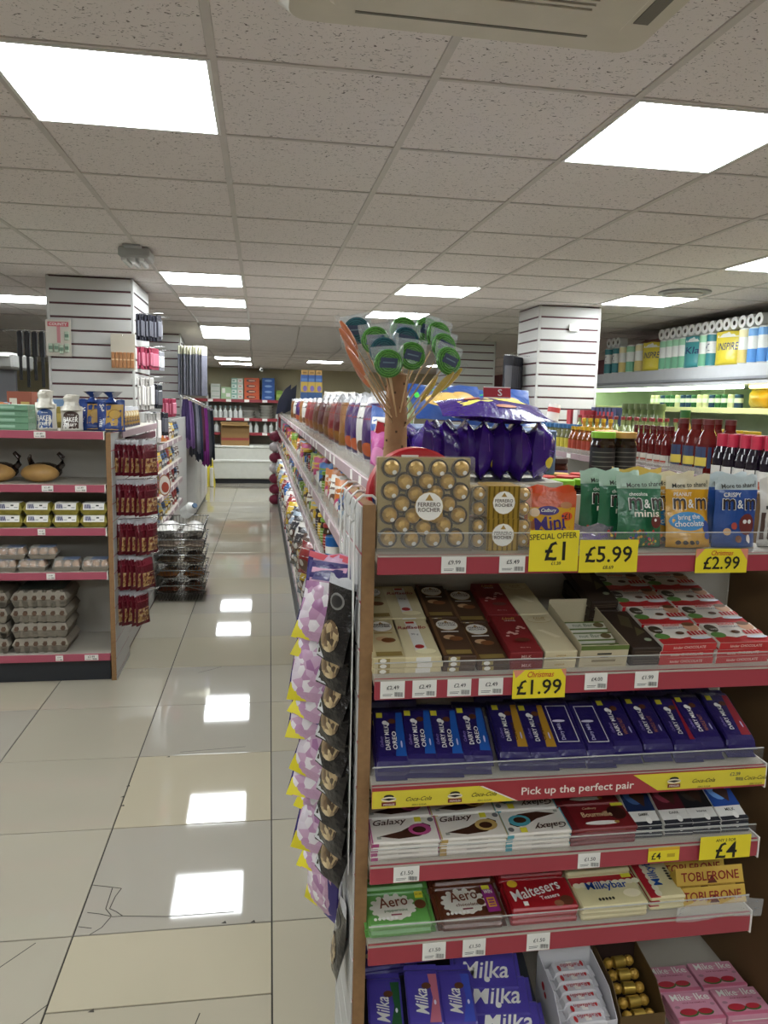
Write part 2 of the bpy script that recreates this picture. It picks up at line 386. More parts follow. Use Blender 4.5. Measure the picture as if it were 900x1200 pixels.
# sloping and lowered part
low_ceiling=obj('ceiling',B().box(-6.1,5.1,16.28,16.3,ZL1,ZC+.05,LOWC),kind='structure')
def plank(y0,z0,y1,z1,m): return B().add([(-6.1,y0,z0),(5.1,y0,z0),(5.1,y1,z1),(-6.1,y1,z1),(-6.1,y0,z0+.05),(5.1,y0,z0+.05),(5.1,y1,z1+.05),(-6.1,y1,z1+.05)],[(0,1,2,3),(7,6,5,4),(0,4,5,1),(2,6,7,3)],m)
obj('sloping_panel',plank(YS,ZC,YE,ZL0,LOWC),low_ceiling)
obj('lowered_panel',plank(YE,ZL0,16.3,ZL1,LOWC),low_ceiling)
for i in range(-7,9):
    x=CX+.6*i; b=B()
    b.tube([(x,YS,ZC-.003),(x,YE,ZL0-.003)],.011,TB,4); b.tube([(x,YE,ZL0-.003),(x,16.3,ZL1-.003)],.011,TB,4); obj('grid_bar',b,low_ceiling)
for k in range(1,9):
    y=YE+.6*k; z=ZL0+(ZL1-ZL0)*(y-YE)/(16.3-YE); obj('grid_bar',B().box(-6,4.95,y-.01,y+.01,z-.004,z+.01,TB),low_ceiling)
# ---- light panels
DIFF=mat('f2f8fa',.5,var=0,emit=LAMP); LFR=mat('dcdcd8',.4)
lf=B(); 
for a in ((.005,.595,.005,.017),(.005,.595,.583,.595),(.005,.017,.017,.583),(.583,.595,.017,.583)): lf.box(a[0],a[1],a[2],a[3],-.004,.014,LFR)
ld=B().box(.017,.583,.017,.583,-.001,.012,DIFF)
T_light=T('ceiling_light','light',None,[('frame',lf),('diffuser',ld)])
LL={(-1,0):'large square light panel at the upper left, nearest over the aisle',(2,0):'large square light panel at the upper right beside the air conditioner',(-1,6):'square light panel over the left aisle, first of the receding row',(2,6):'square light panel above the swirl lollipops, nearer of the two',(2,9):'square light panel directly behind the top of the swirl lollipops',(5,6):'square light panel by the round vent above the toilet rolls',(5,3):'square light panel cut by the right photo edge',(-4,9):'square light panel at the left edge beside the slatted column',
 (-4,3):'square light panel over the left shelves, outside the view',(-1,-6):'square light panel behind the viewer over the aisle',(2,-6):'square light panel behind the viewer on the right',(-4,-6):'square light panel behind the viewer on the far left',(5,-3):'square light panel over the right aisle behind the viewer',(-7,3):'square light panel near the left wall towards the front',(-7,9):'square light panel near the left wall towards the back',(-4,-2):'square light panel left of the viewer'}
for (i,j) in sorted(LIGHTS): T_light.put(TR(CX+.6*i,CY+.6*j,ZC),LL[(i,j)],'square ceiling light panels')
T_light.put(TR(CX-.6,CY+5.0,ZC),'square light panel over the left aisle, second of the receding row','square ceiling light panels')
sl=math.degrees(math.atan2(ZL0-ZC,YE-YS))
T_light.put(TR(CX-.6,YS+.1,ZC-.017-.0045,sl),'square light panel on the sloping ceiling over the left aisle','square ceiling light panels')
for y,l in ((12.75,'far ceiling light strip over the left aisle, nearer of the last pair'),(14.25,'far ceiling light strip over the left aisle, last one before the back wall')):
    z=ZL0+(ZL1-ZL0)*(y-YE)/(16.3-YE); T_light.put(TR(CX-.62,y,z-.012,-.6),l,'square ceiling light panels')
T_light.put(TR(CX+.9,12.9,2.295,-.6),'far ceiling light behind the orange lollipops','square ceiling light panels')
T_light.put(TR(CX+3,12.9,2.295,-.6),'far ceiling light over the right aisle at the back','square ceiling light panels')
# ---- air conditioner cassette
ACW=mat('c9c2b2',.45); ACD=mat('6a665c',.6)
def rring(x0,x1,y0,y1,r,n=5):
    P=[]
    for cx,cy,a0 in ((x1-r,y1-r,0),(x0+r,y1-r,90),(x0+r,y0+r,180),(x1-r,y0+r,270)):
        for k in range(n+1): a=math.radians(a0+90*k/n); P.append((cx+r*math.cos(a),cy+r*math.sin(a)))
    return P
ac=bpy.data.objects.new('air_conditioner',None); COL.objects.link(ac); ac['label']='cream ceiling cassette air conditioner cut by the top photo edge'; ac['category']='air conditioner'; ac.location=(.475,1.47,ZC-.0025)
def rslab(h,r,z0,z1,m,inset=0):
    b=B(); A=rring(-h,h,-h,h,r); C=rring(-h+inset,h-inset,-h+inset,h-inset,r); n=len(A)
    V=[(x,y,z1) for x,y in A]+[(x,y,z0) for x,y in C]
    return b.add(V,[(k,(k+1)%n,n+(k+1)%n,n+k)[::-1] for k in range(n)]+[tuple(range(n,2*n))[::-1]],m)
obj('casing',rslab(.445,.05,-.032,0,ACW,.03),ac)
obj('front_panel',rslab(.335,.03,-.042,-.03,ACW,.012),ac)
for s_,c_ in ((0,1),(1,0),(0,-1),(-1,0)):
    b=B().box(-.27,.27,.345,(.353 if c_==1 else .38),-.034,-.03,ACD); b.xf(Matrix.Rotation(math.atan2(s_,c_),4,'Z')); obj('air_slot',b,ac)
gr=obj('grille',B().box(-.22,.22,-.22,.22,-.046,-.04,ACD),ac)
for k in range(22): y=-.21+.02*k; obj('grille_slat',B().box(-.22,.22,y-.005,y+.005,-.05,-.044,ACW),gr)
# ---- small ceiling fittings
EM=mat('a8a9a8',.4)
e=bpy.data.objects.new('emergency_light',None); COL.objects.link(e); e['label']='grey emergency light fitting hanging under the ceiling tiles on the left'; e['category']='light'; e.location=(-.75,5.05,ZC)
obj('housing',B().bev(-.09,.09,-.12,.12,-.06,0,.01,EM),e)
for k in range(3): obj('lamp_tube',B().bev(-.06+.05*k-.016,-.06+.05*k+.016,-.1,.14,-.085,-.055,.008,mat('e4e6e6',.2)),e)
obj('bracket',B().box(-.05,.05,-.2,-.1,-.012,-.002,EM),e)
v=bpy.data.objects.new('ceiling_vent',None); COL.objects.link(v); v['label']='round white ceiling vent in front of the right light panel'; v['category']='vent'; v.location=(3.17,5.55,ZC)
obj('rim',B().lathe([(.19,0),(.19,-.012),(.16,-.02),(.15,-.008)],EM,24),v); obj('centre_disc',B().lathe([(0,-.022),(.13,-.022),(.12,-.002)],TB,24),v)
# ---- slatwall columns
def slatboard(wd): return B().bev(0,wd,-.012,0,.004,.089,.002,SLAT).mesh('slat')
def column(x0,x1,y0,y1,label,faces,zlo=.0):
    o=bpy.data.objects.new('slatwall_column',None); COL.objects.link(o); o['label']=label; o['category']='column'; o['group']='white slatwall columns'
    obj('core',B().box(x0+.013,x1-.013,y0+.013,y1-.013,0,ZC-.002,REDLINE),o)
    n=25
    for f in faces:
        if f=='front': wd=x1-x0-.04; M0=lambda z:TR(x0+.02,y0+.0125,z)
        if f=='left': wd=y1-y0-.04; M0=lambda z:TR(x0+.0125,y1-.02,z,0,0,-90)
        if f=='right': wd=y1-y0-.04; M0=lambda z:TR(x1-.0125,y0+.02,z,0,0,90)
        me=slatboard(wd)
        for k in range(n): obj('slat',me,o,M=M0(.02+k*.1))
    for cx,cy in ((x0,y0),(x1-.02,y0),(x0,y1-.02),(x1-.02,y1-.02)): obj('corner_trim',B().bev(cx,cx+.02,cy,cy+.02,0,ZC-.002,.003,SLAT),o)
    return o
cR1=column(2.415,2.99,6.6,7.15,'white slatted column behind the sauce bottles with a plug socket',('front','left'))
column(2.40,3.05,9.9,10.5,'white slatted column further back behind the lollipops',('front','left'))
cL1=column(-1.585,-.955,6.23,7.05,'white slatted column on the left above the bread shelf',('front','right'))
column(-1.5,-.99,10.1,10.7,'white slatted column further back in the left row',('front','right'))
so=obj('plug_socket',B().bev(2.69,2.78,6.575,6.588,2.3,2.36,.004,WHITE),cR1)
for k in range(2):
    b=B()
    for dx,dz in ((0,.012),(-.01,-.006),(.01,-.006)): x=2.713+.044*k+dx; z=2.326+dz; b.box(x-.002,x+.002,6.5735,6.5755,z-.004,z+.004,BLACK)
    obj('socket_holes',b,so)
# ================================================================ END-CAP SHELVES IN FRONT
YF=1.47
XL,XR=.2275,1.12
def empty(name,label,cat,group=None,loc=(0,0,0)):
    o=bpy.data.objects.new(name,None); COL.objects.link(o); o.location=loc; o['label']=label; o['category']=cat
    if group: o['group']=group
    return o
def tag_mesh(w,h,price,body=WHITE,fg=None,big=False,extra=()):
    fg=fg or ink('4a4a4a'); b=B().box(-w/2,w/2,0,.0012,-h/2,h/2,body); sf=lambda u,v,e:((u-.5)*w,-e,(v-.5)*h)
    if big: it=[TX(price,.5,.42,.8,BLACK)]+list(extra)
    else:
        it=[('R',.1,.5,.24,.27,fg),('R',.1,.45,.16,.19,fg)]+[('R',.58+.035*k,.58+.035*k+(.022 if k%3 else .014),.12,.38,fg) for k in range(10)]+[TX(price,.5,.68,.5,fg)]
    return b.decal(sf,w,h,it,.0004)
SHZ={1:1.335,2:1.08,3:.85,4:.672,5:.49}; SHT={1:0,2:12,3:12,4:9,5:9}; RH={1:.04,2:.044,3:.05,4:.042,5:.048}
unit=empty('end_shelving','wooden-edged end shelving unit filled with chocolate in the foreground','shelving',loc=(0,0,0))
def slat_panel(parent,x,sign,y0,y1,z0,z1,inner,pitch=.1):   # panel core, slats on the outer side
    t=.0245
    core=obj('side_panel',B().box(min(x,x+sign*-t),max(x,x+sign*-t),y0,y1,z0,z1,inner),parent)
    xo=x
    n=int((z1-z0)/pitch)+1
    for k in range(n):
        a=z1-(k+1)*pitch+.003; c=z1-k*pitch-.003
        a=max(a,z0)
        if c-a<.01: continue
        obj('slat',B().bev(min(xo,xo+sign*.004),max(xo,xo+sign*.004),y0+.001,y1-.001,a,c,.001,SLAT),core)
    obj('groove_insert',B().box(min(xo,xo+sign*.0015),max(xo,xo+sign*.0015),y0+.001,y1-.001,z0,z1,mat('a03040',.5)),core)
    obj('chipboard_edge',B().bev(min(x,x-sign*t)-.001,max(x,x-sign*t)+.001,y0-.002,y0,z0,z1,.0005,CHIP),core)
    return core
slat_panel(unit,.203,-1,1.50,1.825,0,1.43,CHIP)
slat_panel(unit,1.26,1,1.50,1.825,0,1.43,MDF)
obj('back_panel',B().box(.229,1.234,1.828,1.843,.05,1.413,BOARD),unit)
obj('base',B().box(.229,1.234,1.50,1.825,0,.155,DARK).box(.229,1.234,1.48,1.827,.155,.16,SHELFM),unit)
shelf={}
for k in SHZ:
    z=SHZ[k]; t=SHT[k]; M=TR(0,YF,z,t)
    b=B().box(XL+.001,XR,0,.348 if k>1 else .355,-.018,0,SHELFM)
    for v in range(0): pass
    b.xf(M); sh=obj('shelf',b,unit); shelf[k]=sh
    obj('price_rail',B().bev(XL+.001,XR,YF-.008,YF-.0005,z-RH[k],z,.0015,RAIL).box(XL+.001,XR,YF-.0095,YF-.0075,z-.004,z,SHELFM),sh)
    obj('end_bracket',B().box(XR+.0005,XR+.004,YF-.008,YF+.05,z-RH[k]-.004,z+.004,WHITE),sh)
    rh={1:.042,2:.03,3:.036,4:.03,5:.036}[k]
    obj('clear_riser',B().box(XL+.002,XR-.002,YF+.001,YF+.003,z,z+rh,CLEAR),sh)
    obj('riser_edge',B().box(XL+.002,XR-.002,YF+.0005,YF+.0035,z+rh,z+rh+.0015,mat('dcdcd8',.2,alpha=.7,var=0)),sh)
    for xx in (XL+.04,XR-.04): obj('shelf_arm',B().box(xx-.002,xx+.002,YF+.1,1.826,z-.035,z+.02,SHELFM) if k>1 else B().box(xx-.002,xx+.002,YF+.1,1.826,z-.05,z-.019,SHELFM),sh)
def ptag(k,x0,x1,price,h=.036,dz=0,tilt=0,body=WHITE):
    z=SHZ[k]-RH[k]/2+dz; w=x1-x0
    obj('price_tag',tag_mesh(w,h,price,body),shelf[k],M=TR((x0+x1)/2,YF-.0105,z,0,tilt,0))
for a,c,p in ((.357,.408,'£9.99'),(.477,.531,'£5.49')): ptag(1,a,c,p,.034)
for a,c,p in ((.24,.29,'£2.49'),(.306,.356,'£2.49'),(.379,.429,'£2.49'),(.445,.497,'£2.49'),(.676,.726,'£4.00'),(.789,.842,'£1.99')): ptag(2,a,c,p,.036,.003 if a>.6 else 0)
ptag(3,1.017,1.067,'£2.39',.03,.006)
for a,c,p in ((.278,.333,'£1.50'),(.687,.738,'£1.50')): ptag(4,a,c,p,.034)
for a,c,p in ((.346,.397,'£1.50'),(.435,.486,'£1.50'),(.58,.633,'£1.50')): ptag(5,a,c,p,.04)
def sign(k,x0,x1,z0,z1,items,dy=.012):
    w=x1-x0; h=z1-z0; b=B().box(-w/2,w/2,0,.001,0,h,YEL); b.decal(lambda u,v,e:((u-.5)*w,-e,v*h),w,h,items,.0004)
    obj('price_sign',b,shelf[k],M=TR((x0+x1)/2,YF-dy,z0))
HW=ink('2a2a22')
sign(1,.538,.643,1.30,1.385,[TX('SPECIAL OFFER',.47,.86,.96,HW,.14,3),TX('£1',.52,.5,.42,BLACK),TX('£1.39',.55,.2,.2,HW)],.0125)
sign(1,.645,.773,1.297,1.365,[TX('£5.99',.5,.56,.8,BLACK),TX('£8.69',.5,.16,.18,HW)],.0135)
XM=ink('c0392b'); STR=ink('d98a72')
sign(1,.905,1.024,1.293,1.345,[('P',[(0,1),(.16,1),(.0,.6)],STR),('P',[(.84,1),(1,1),(1,.5)],STR),TX('Christmas',.5,.83,.42,XM,.2,0,.3),TX('£2.99',.5,.42,.7,BLACK)],.0125)
sign(2,.517,.632,1.03,1.092,[('P',[(0,1),(.22,1),(.05,.72)],STR),('P',[(.9,1),(1,1),(1,.7)],STR),TX('Christmas',.52,.84,.5,XM,.2,0,.3),TX('£1.99',.5,.4,.85,BLACK)],.0125)
sign(4,.851,.925,.637,.67,[('R',0,1,.8,1,ink('d8a72a')),TX('£4',.25,.42,.3,BLACK),('R',.6,.85,.3,.55,ink('b8a020'))],.0115)
sign(4,.972,1.096,.635,.69,[TX('ANY 2 FOR',.5,.82,.4,BLACK),TX('£4',.52,.38,.42,BLACK)],.0155)
# promotional strip on the third shelf
ps=B(); W3=XR-XL-.002; H3=.046; PR=ink('9d3039'); PY=ink('d9c93a'); PW=ink('e9dfd6'); CO=ink('4a3d12'); PM=ink('7a2a20')
ps.box(XL+.001,XR-.001,YF-.0105,YF-.0085,.802,.848,PR)
sf=lambda u,v,e:(XL+.001+u*W3,YF-.0105-e,.802+v*H3)
uu=lambda x:(x-XL)/W3
it=[('R',0,uu(.455),.02,.84,PY),('P',[(uu(.455),.02),(uu(.535),.02),(uu(.455),.84)],PY),('R',uu(.86),1,.1,.95,PY),('P',[(uu(.80),.95),(uu(.86),.1),(uu(.86),.95)],PY),
 ('P',[(uu(.535),.02),(uu(.541),.02),(uu(.462),.84),(uu(.456),.84)],PW)]
for x,y0 in ((.262,.4),(.402,.4),(.895,.5)):
    it+=[('D',uu(x),y0+.18,.012,.1,BLACK),('D',uu(x),y0+.06,.018,.12,ink('e8dcc0')),('P',[(uu(x-.016),y0+.08),(uu(x),y0+.0),(uu(x+.016),y0+.08),(uu(x),y0+.12)],BLACK),('R',uu(x-.015),uu(x+.015),y0-.25,y0-.06,PM)]
it+=[TX('PRINGLES',uu(x),y,.026,PW) for x,y in ((.262,.25),(.402,.25),(.895,.35))]
it+=[TX('Coca-Cola',uu(x),y,.062,CO,None,0,.5) for x,y in ((.325,.47),(.465,.5),(.965,.55),(1.09,.55))]+[TX('ZERO SUGAR',uu(x),y,.035,CO) for x,y in ((.325,.2),(.465,.22),(.965,.25),(1.09,.25))]
it+=[TX('Pick up the perfect pair',uu(.672),.5,.285,PW,.48)]
ps.decal(sf,W3,H3,it,.0003)
obj('promotion_strip',ps,shelf[3])
# torn plastic tab at the right end of the lowest shelf
tb=B(); 
for q in range(6):
    x=.93+.035*q; y=YF-.012-.004*math.sin(q*1.3); x2=x+.035; y2=YF-.012-.004*math.sin((q+1)*1.3)
    tb.add([(x,y,.485),(x2,y2,.485),(x2,y2-.004,.535+.01*math.sin(q*2)),(x,y-.004,.53+.01*math.sin(q*2-1))],[(0,1,2,3)],FILM,True)
obj('loose_plastic_flap',tb,shelf[5])

def on(k,x,d,h=0,rz=0,rx=0):
    return TR(0,YF+.004,SHZ[k],SHT[k]) @ TR(x,d,h,rx,0,rz)
# ---------------------------------------------------------------- top shelf
GOLD=mat('c39a42',.32,.35,.2,60,.5,120); TRAY=mat('a08a52',.45,.3,.1); CUP=mat('3a2a18',.6); CREAM=ink('e9e4d6'); PAPER=card('d8cba8')
LAB=ink('efece4'); BRN=ink('4a2f1b')
# big square box of foil balls
bx=empty('chocolate_box','large square clear box of gold-foil chocolate balls with a round white label','chocolate box',loc=(.331,1.498,1.3355)); bx.rotation_euler=(math.radians(-3),0,0)
W,H=.2,.193
obj('tray',B().bev(-W/2+.003,W/2-.003,.02,.04,.003,H-.003,.002,TRAY),bx)
cc=[(250,90),(428,95),(597,95),(765,90),(350,190),(505,185),(660,185),(248,255),(760,260),(330,345),(668,345),(240,425),(748,425),(333,495),(490,515),(640,495),(230,590),(400,595),(560,595),(730,590),(425,275),(575,268),(410,430),(580,432)]
ballm=B().ball((0,0,0),.0158,GOLD,12,8).mesh('chocolate'); stk=B().lathe([(0,-.0165),(.0045,-.016),(.0046,-.015)],LAB,10,axis='y').mesh('sticker')
cupm=B().lathe([(.0205,.006),(.0195,-.001),(.014,.004)],CUP,16,axis='y').mesh('paper_cup')
for i,(px,py) in enumerate(cc):
    u=(px-140)/710; v=1-(py-5)/675; x=(u-.5)*W; z=v*H
    c=obj('chocolate',ballm,bx,M=TR(x,.014,z)); obj('paper_cup',cupm,c)
    if i<20: obj('sticker',stk,c,M=TR(.0015,0,-.003,22,0,8))
obj('clear_case',B().bev(-W/2,W/2,-.006,.041,0,H,.004,mat('e8e4d8',.06,var=0,alpha=.14,spec=.8)),bx)
lb=B(); sfl=lambda u,v,e:((u-.5)*.06+.005,-.0075-e,(v-.5)*.06+.092)
lb.decal(sfl,.06,.06,[('D',.5,.5,.5,.5,GOLDI),('D',.5,.5,.475,.475,LAB),('P',[(.5,.92),(.36,.7),(.64,.7)],GOLDI),TX('FERRERO',.5,.57,.78,BRN),TX('ROCHER',.5,.39,.76,BRN)])
obj('round_label',lb,bx)
# round red tin on its edge behind
RED=mat('b3202a',.35); tin=B().lathe([(0,0),(.098,0),(.103,.004),(.103,.045),(.098,.05),(0,.05)],RED,32,axis='y')
pt=B().decal(lambda u,v,e:((u-.5)*.2,-.0005-e,(v-.5)*.2),.2,.2,[('P',[(.05,.35),(.02,.5),(.09,.52),(.12,.38)],ink('23408e')),('P',[(.09,.35),(.07,.27),(.15,.25),(.15,.34)],WHITE),('R',.32,.5,.9,.94,WHITE)])
T('round_tin','tin',tin,[('print',pt)]).put(TR(.325,1.565,1.4385,0,0,0),'round red tin standing on edge behind the square chocolate box')
# two small boxes stacked
def rocher_small(dark):
    w,h,d=.125,.066,.075; b=B().bev(-w/2,w/2,0,d,0,h,.005,mat('e6e0d0',.06,var=0,alpha=.18,spec=.8))
    sl=B().box(-.034,.034,-.0015,d+.001,-.0001,h+.0012,mat('b2913a',.3,.6,.1,30))
    for q in range(7): sl.box(-.033+.0105*q,-.0295+.0105*q,-.002,-.0015,0,h,mat('7d6424',.35,.6))
    lab=B().decal(lambda u,v,e:((u-.5)*.05,-.0026-e,(v-.5)*.05+h/2),.05,.05,[('D',.5,.5,.5,.5,GOLDI),('D',.5,.5,.47,.47,LAB),('P',[(.5,.92),(.38,.74),(.62,.74)],GOLDI),TX('FERRERO',.5,.58,.76,BRN),TX('ROCHER',.5,.4,.74,BRN)])
    parts=[('gold_sleeve',sl),('round_label',lab)]
    for x in (-.048,.048):
        for z in (.018,.049): parts.append(('chocolate',B().ball((x,.016,z),.0138,GOLD,10,7),[('sticker',B().lathe([(0,-.0145),(.004,-.014),(.0041,-.013)],LAB,8,c=(x,.016,z),axis='y'))])); parts.append(('paper_cup',B().lathe([(.0155,.0),(.0145,.012),(.005,.014)],CUP,12,c=(x,.016,z),axis='y')))
    parts.append(('card_base',B().bev(-w/2+.003,w/2-.003,.03,d-.003,.002,h-.004,.003,CUP if dark else TRAY)))
    return T('small_chocolate_box','chocolate box',b,parts)
rocher_small(1).put(TR(.4945,1.502,1.3355),'small gold-sleeved chocolate box, lower of the stacked pair','small gold chocolate boxes')
rocher_small(0).put(TR(.4935,1.502,1.3355+.0672),'small gold-sleeved chocolate box, upper of the stacked pair','small gold chocolate boxes')
# egg-chocolate bags
ORG=foil('c8501e',.35); PUR=ink('3a2478'); EY=foil('d9a21c',.35)
meg=[('R',.02,.98,.0,.72,ink('d8a420')),('D',.42,.66,.22,.085,PUR),TX('Cadbury',.42,.66,.3,WHITE,None,0,.3),TX('Mini',.45,.44,.6,PUR,None,8),TX('EGGS',.5,.26,.6,PUR,None,6),('D',.12,.4,.1,.07,ink('a5663a')),('D',.15,.63,.1,.08,ink('e8d0b0')),('D',.78,.76,.12,.06,ink('b87a4a')),('D',.8,.56,.12,.08,ink('e05a2a')),TX('£1',.8,.56,.12,HW)]
te=pouch('sweet_bag','sweet bag',.115,.118,.03,ORG,meg,stand=True,seed=4)
te0=pouch('sweet_bag','sweet bag',.115,.118,.025,ORG,[('R',.02,.98,.0,.72,ink('d8a420'))],stand=True,seed=5)
te.put(TR(.612,1.535,1.336,-6),'orange and yellow egg-sweet bag with a price sticker, front of three','orange egg-sweet bags')
te0.put(TR(.622,1.57,1.338,-6),'orange and yellow egg-sweet bag, middle of three','orange egg-sweet bags')
te0.put(TR(.633,1.60,1.341,-6),'orange and yellow egg-sweet bag, rearmost of three','orange egg-sweet bags')
SIL=mat('a9a5b0',.22,.6,.2,20,.8,40)
pouch('foil_bag','sweet bag',.1,.045,.03,SIL,[('R',.2,.8,.2,.6,ink('5d4a86'))],seed=8).put(TR(.715,1.545,1.337,-15),'crumpled silver foil bag lying beside the green sweet pouches')
MMB=ink('2b1a12')
def mm(col,top,colname,seed,blurb,blcol):
    c=foil(col,.3,.35); tp=foil(top,.35,.3)
    it=[('R',.08,.92,.8,.93,tp),TX('More to share!',.52,.86,.8,HW,None,3),TX(blurb,.35,.73,.4,WHITE),TX('m',.27,.6,.3,WHITE,.165),TX('m',.27,.6,.27,MMB,.15),TX('&',.52,.6,.14,WHITE,.12),TX('m',.77,.6,.3,WHITE,.165),TX('m',.77,.6,.27,MMB,.15),TX("'s",.96,.66,.07,MMB)]
    rr=random.Random(seed)
    if blcol=='dots':
        it+=[TX('minis',.5,.47,.55,ink('e8e0d0'),.09)]+[('D',rr.uniform(.1,.9),rr.uniform(.04,.24),.028,.018,ink(rr.choice(('c03030','d8b020','2a50a0','7a4a2a','2f8a3a','d87020')))) for _ in range(60)]
        it+=[('D',.72,.36,.12,.09,ink('6a2a22')),('D',.7,.38,.03,.02,WHITE)]
    elif blcol:
        it+=[('D',.46,.36,.42,.13,ink(blcol)),TX('bring the',.46,.41,.5,WHITE,None,3),TX('chocolate',.46,.33,.66,WHITE,None,2),('D',.88,.28,.09,.09,ink('23408e')),('D',.9,.16,.08,.05,ink('23408e'))]+[('D',.2+.13*q,.07,.05,.03,MMB) for q in range(4)]
    else:
        it+=[('D',.72,.32,.2,.15,ink('6b2a22')),('D',.66,.36,.05,.03,WHITE),('D',.78,.36,.05,.03,WHITE),('D',.25,.22,.08,.05,ink('c8a070')),('D',.5,.12,.08,.05,ink('7a4a2a')),('D',.4,.3,.07,.05,ink('a83a2a')),('D',.75,.12,.05,.06,ink('e0d8d0'))]
    return pouch('sweet_pouch','sweet pouch',.104,.158,.04,c,it,stand=True,bands=((.79,1.1,tp),),seed=seed)
g1=mm('1f6b45','a8c4b0','green',11,'chocolate','dots'); g2=mm('1f6b45','a8c4b0','green',12,'chocolate','dots')
g1.put(TR(.81,1.53,1.3365,-5),'green sweet pouch with a pale top, front of three','green sweet pouches')
g2.put(TR(.783,1.57,1.338,-5,0,8),'green sweet pouch with a pale top, middle of three','green sweet pouches')
g2.put(TR(.752,1.60,1.34,-5,0,10),'green sweet pouch with a pale top, rearmost at the left','green sweet pouches')
y1=mm('d19a14','d9cfb0','yellow',13,'PEANUT','3f8fc8'); y2=mm('c4901a','d0c6a4','yellow',14,'PEANUT','3f8fc8')
y1.put(TR(.921,1.522,1.3365,-7),'yellow sweet pouch with a pale top, front of two','yellow sweet pouches')
y2.put(TR(.908,1.565,1.338,-5,0,5),'yellow sweet pouch with a pale top, behind its twin','yellow sweet pouches')
foldy=pouch('sweet_pouch','sweet pouch',.12,.16,.03,foil('d2b552'),[],stand=True,seed=31); foldy.put(TR(.845,1.60,1.342,-8),'plain cream-topped sweet pouch behind the green ones')
b1=mm('1d4a94','b9c6c8','blue',15,'CRISPY',None)
b1.put(TR(1.031,1.52,1.3365,-5),'blue sweet pouch with a pale top, front of two','blue sweet pouches')
b1.put(TR(1.04,1.565,1.338,-5,0,4),'blue sweet pouch with a pale top, behind its twin','blue sweet pouches')
pouch('sweet_pouch','sweet pouch',.1,.15,.04,foil('d8d4cc'),[('R',.02,.4,.1,.5,ink('4a2f22')),('R',.1,.9,.55,.6,HW)],stand=True,seed=17).put(TR(1.145,1.53,1.3365,-5),'white and brown sweet pouch at the right photo edge')
# ---------------------------------------------------------------- second shelf: boxed bars
def rocherbar(bg,win):
    it=[('D',.5,.8,.36,.15,GOLDI),('D',.5,.8,.345,.14,LAB),('P',[(.5,.915),(.42,.86),(.58,.86)],GOLDI),TX('FERRERO',.5,.82,.56,BRN),TX('ROCHER',.5,.765,.54,BRN),('R',.22,.78,.6,.625,win),('D',.42,.46,.2,.06,ink('c9a27a')),('D',.6,.42,.22,.06,ink('7a4a28')),('R',.12,.88,.03,.13,ink('8a7440')),('R',0,.1,0,1,ink('6b4a2c') if bg=='4c3524' else ink('d6c79a'))]
    return flat('chocolate_bar_box','chocolate box',.07,.165,.0115,card(bg),it,[('R',.15,.5,.1,.9,ink('9a8650')),('D',.3,.5,.1,.4,LAB)])
raff=[('R',.35,.68,.12,.92,WHITE),('R',.38,.62,.86,.91,XM),TX('Raffaello',.5,.74,.8,ink('a83a3a'),None,0,.2),TX('90 g',.5,.55,.2,ink('8a8a8a')),('D',.5,.25,.13,.05,ink('b02a2a')),('D',.62,.13,.28,.06,ink('efe6c0'))]
def box2(name,bg,w,items,front,h=.0115,l=.165): return flat('chocolate_bar_box','chocolate box',w,l,h,card(bg),items,front)
lind=lambda c:[('D',.5,.85,.3,.06,c),TX('Lindt',.5,.87,.3,GOLDI,None,0,.4),TX('LINDOR',.5,.81,.34,WHITE if c is not LAB else GOLDI)]
cols=[('cream gold-printed chocolate bar box',rocherbar('cbbd92',GOLDI),.262,3),('cream and white coconut-truffle bar box',box2('r','d9cda4',.078,raff,[('R',.3,.7,0,1,WHITE)]),.333,3),('brown nut-chocolate bar box',rocherbar('4c3524',LAB),.409,3),('brown nut-chocolate bar box',rocherbar('4c3524',LAB),.482,2)]
dr=ink('d9a9a0')
import functools
lr=flat('chocolate_bar_box','chocolate box',.072,.165,.02,card('7e1c20'),[TX('Lindt',.5,.86,.4,ink('c9a050'),None,0,.4),TX('LINDOR',.5,.79,.36,WHITE)]+[('D',.2+.06*q,.42+.02*q+.06*math.sin(q),.06,.02,dr) for q in range(11)]+[('D',.55,.28,.24,.05,ink('5d2a1c')),TX('MILK 100 g',.5,.07,.3,dr)],[TX('MILK',.5,.5,.3,dr)])
lw=flat('chocolate_bar_box','chocolate box',.072,.165,.02,card('cfc3a0'),[('D',.5,.84,.4,.08,GOLDI),('D',.5,.84,.39,.076,ink('d5caa8')),TX('Lindt',.5,.86,.36,GOLDI,None,0,.4),TX('LINDOR',.5,.8,.34,GOLDI)]+[('D',.3+.05*q,.55-.03*q,.12,.012,ink('e6dcc0')) for q in range(8)],[TX('LINDOR',.5,.5,.3,GOLDI)])
cols+=[('dark red truffle bar box',lr,.553,2),('cream white-chocolate bar box',lw,.628,2)]
colname=['far left column','second column','third column','fourth column','fifth column','sixth column']
for c,(lbl,tm,x,n) in enumerate(cols):
    hh=tm.body.vertices and max(v.co.z for v in tm.body.vertices)
    for r,(d,rn) in enumerate(((.012,'front row'),(.181,'back row'))):
        for q in range(n):
            xx=x+.0015*math.sin(5*c+3*q+r)
            nm='top' if q==n-1 else ('bottom' if q==0 else 'middle')
            tm.put(on(2,xx,d,.0003+q*(hh+.0012)+(.004 if False else 0),rz=1.2*math.sin(c*2+q*3+r)), f'{lbl}, {nm}, {rn}, {colname[c]}','boxed bars on the second shelf')
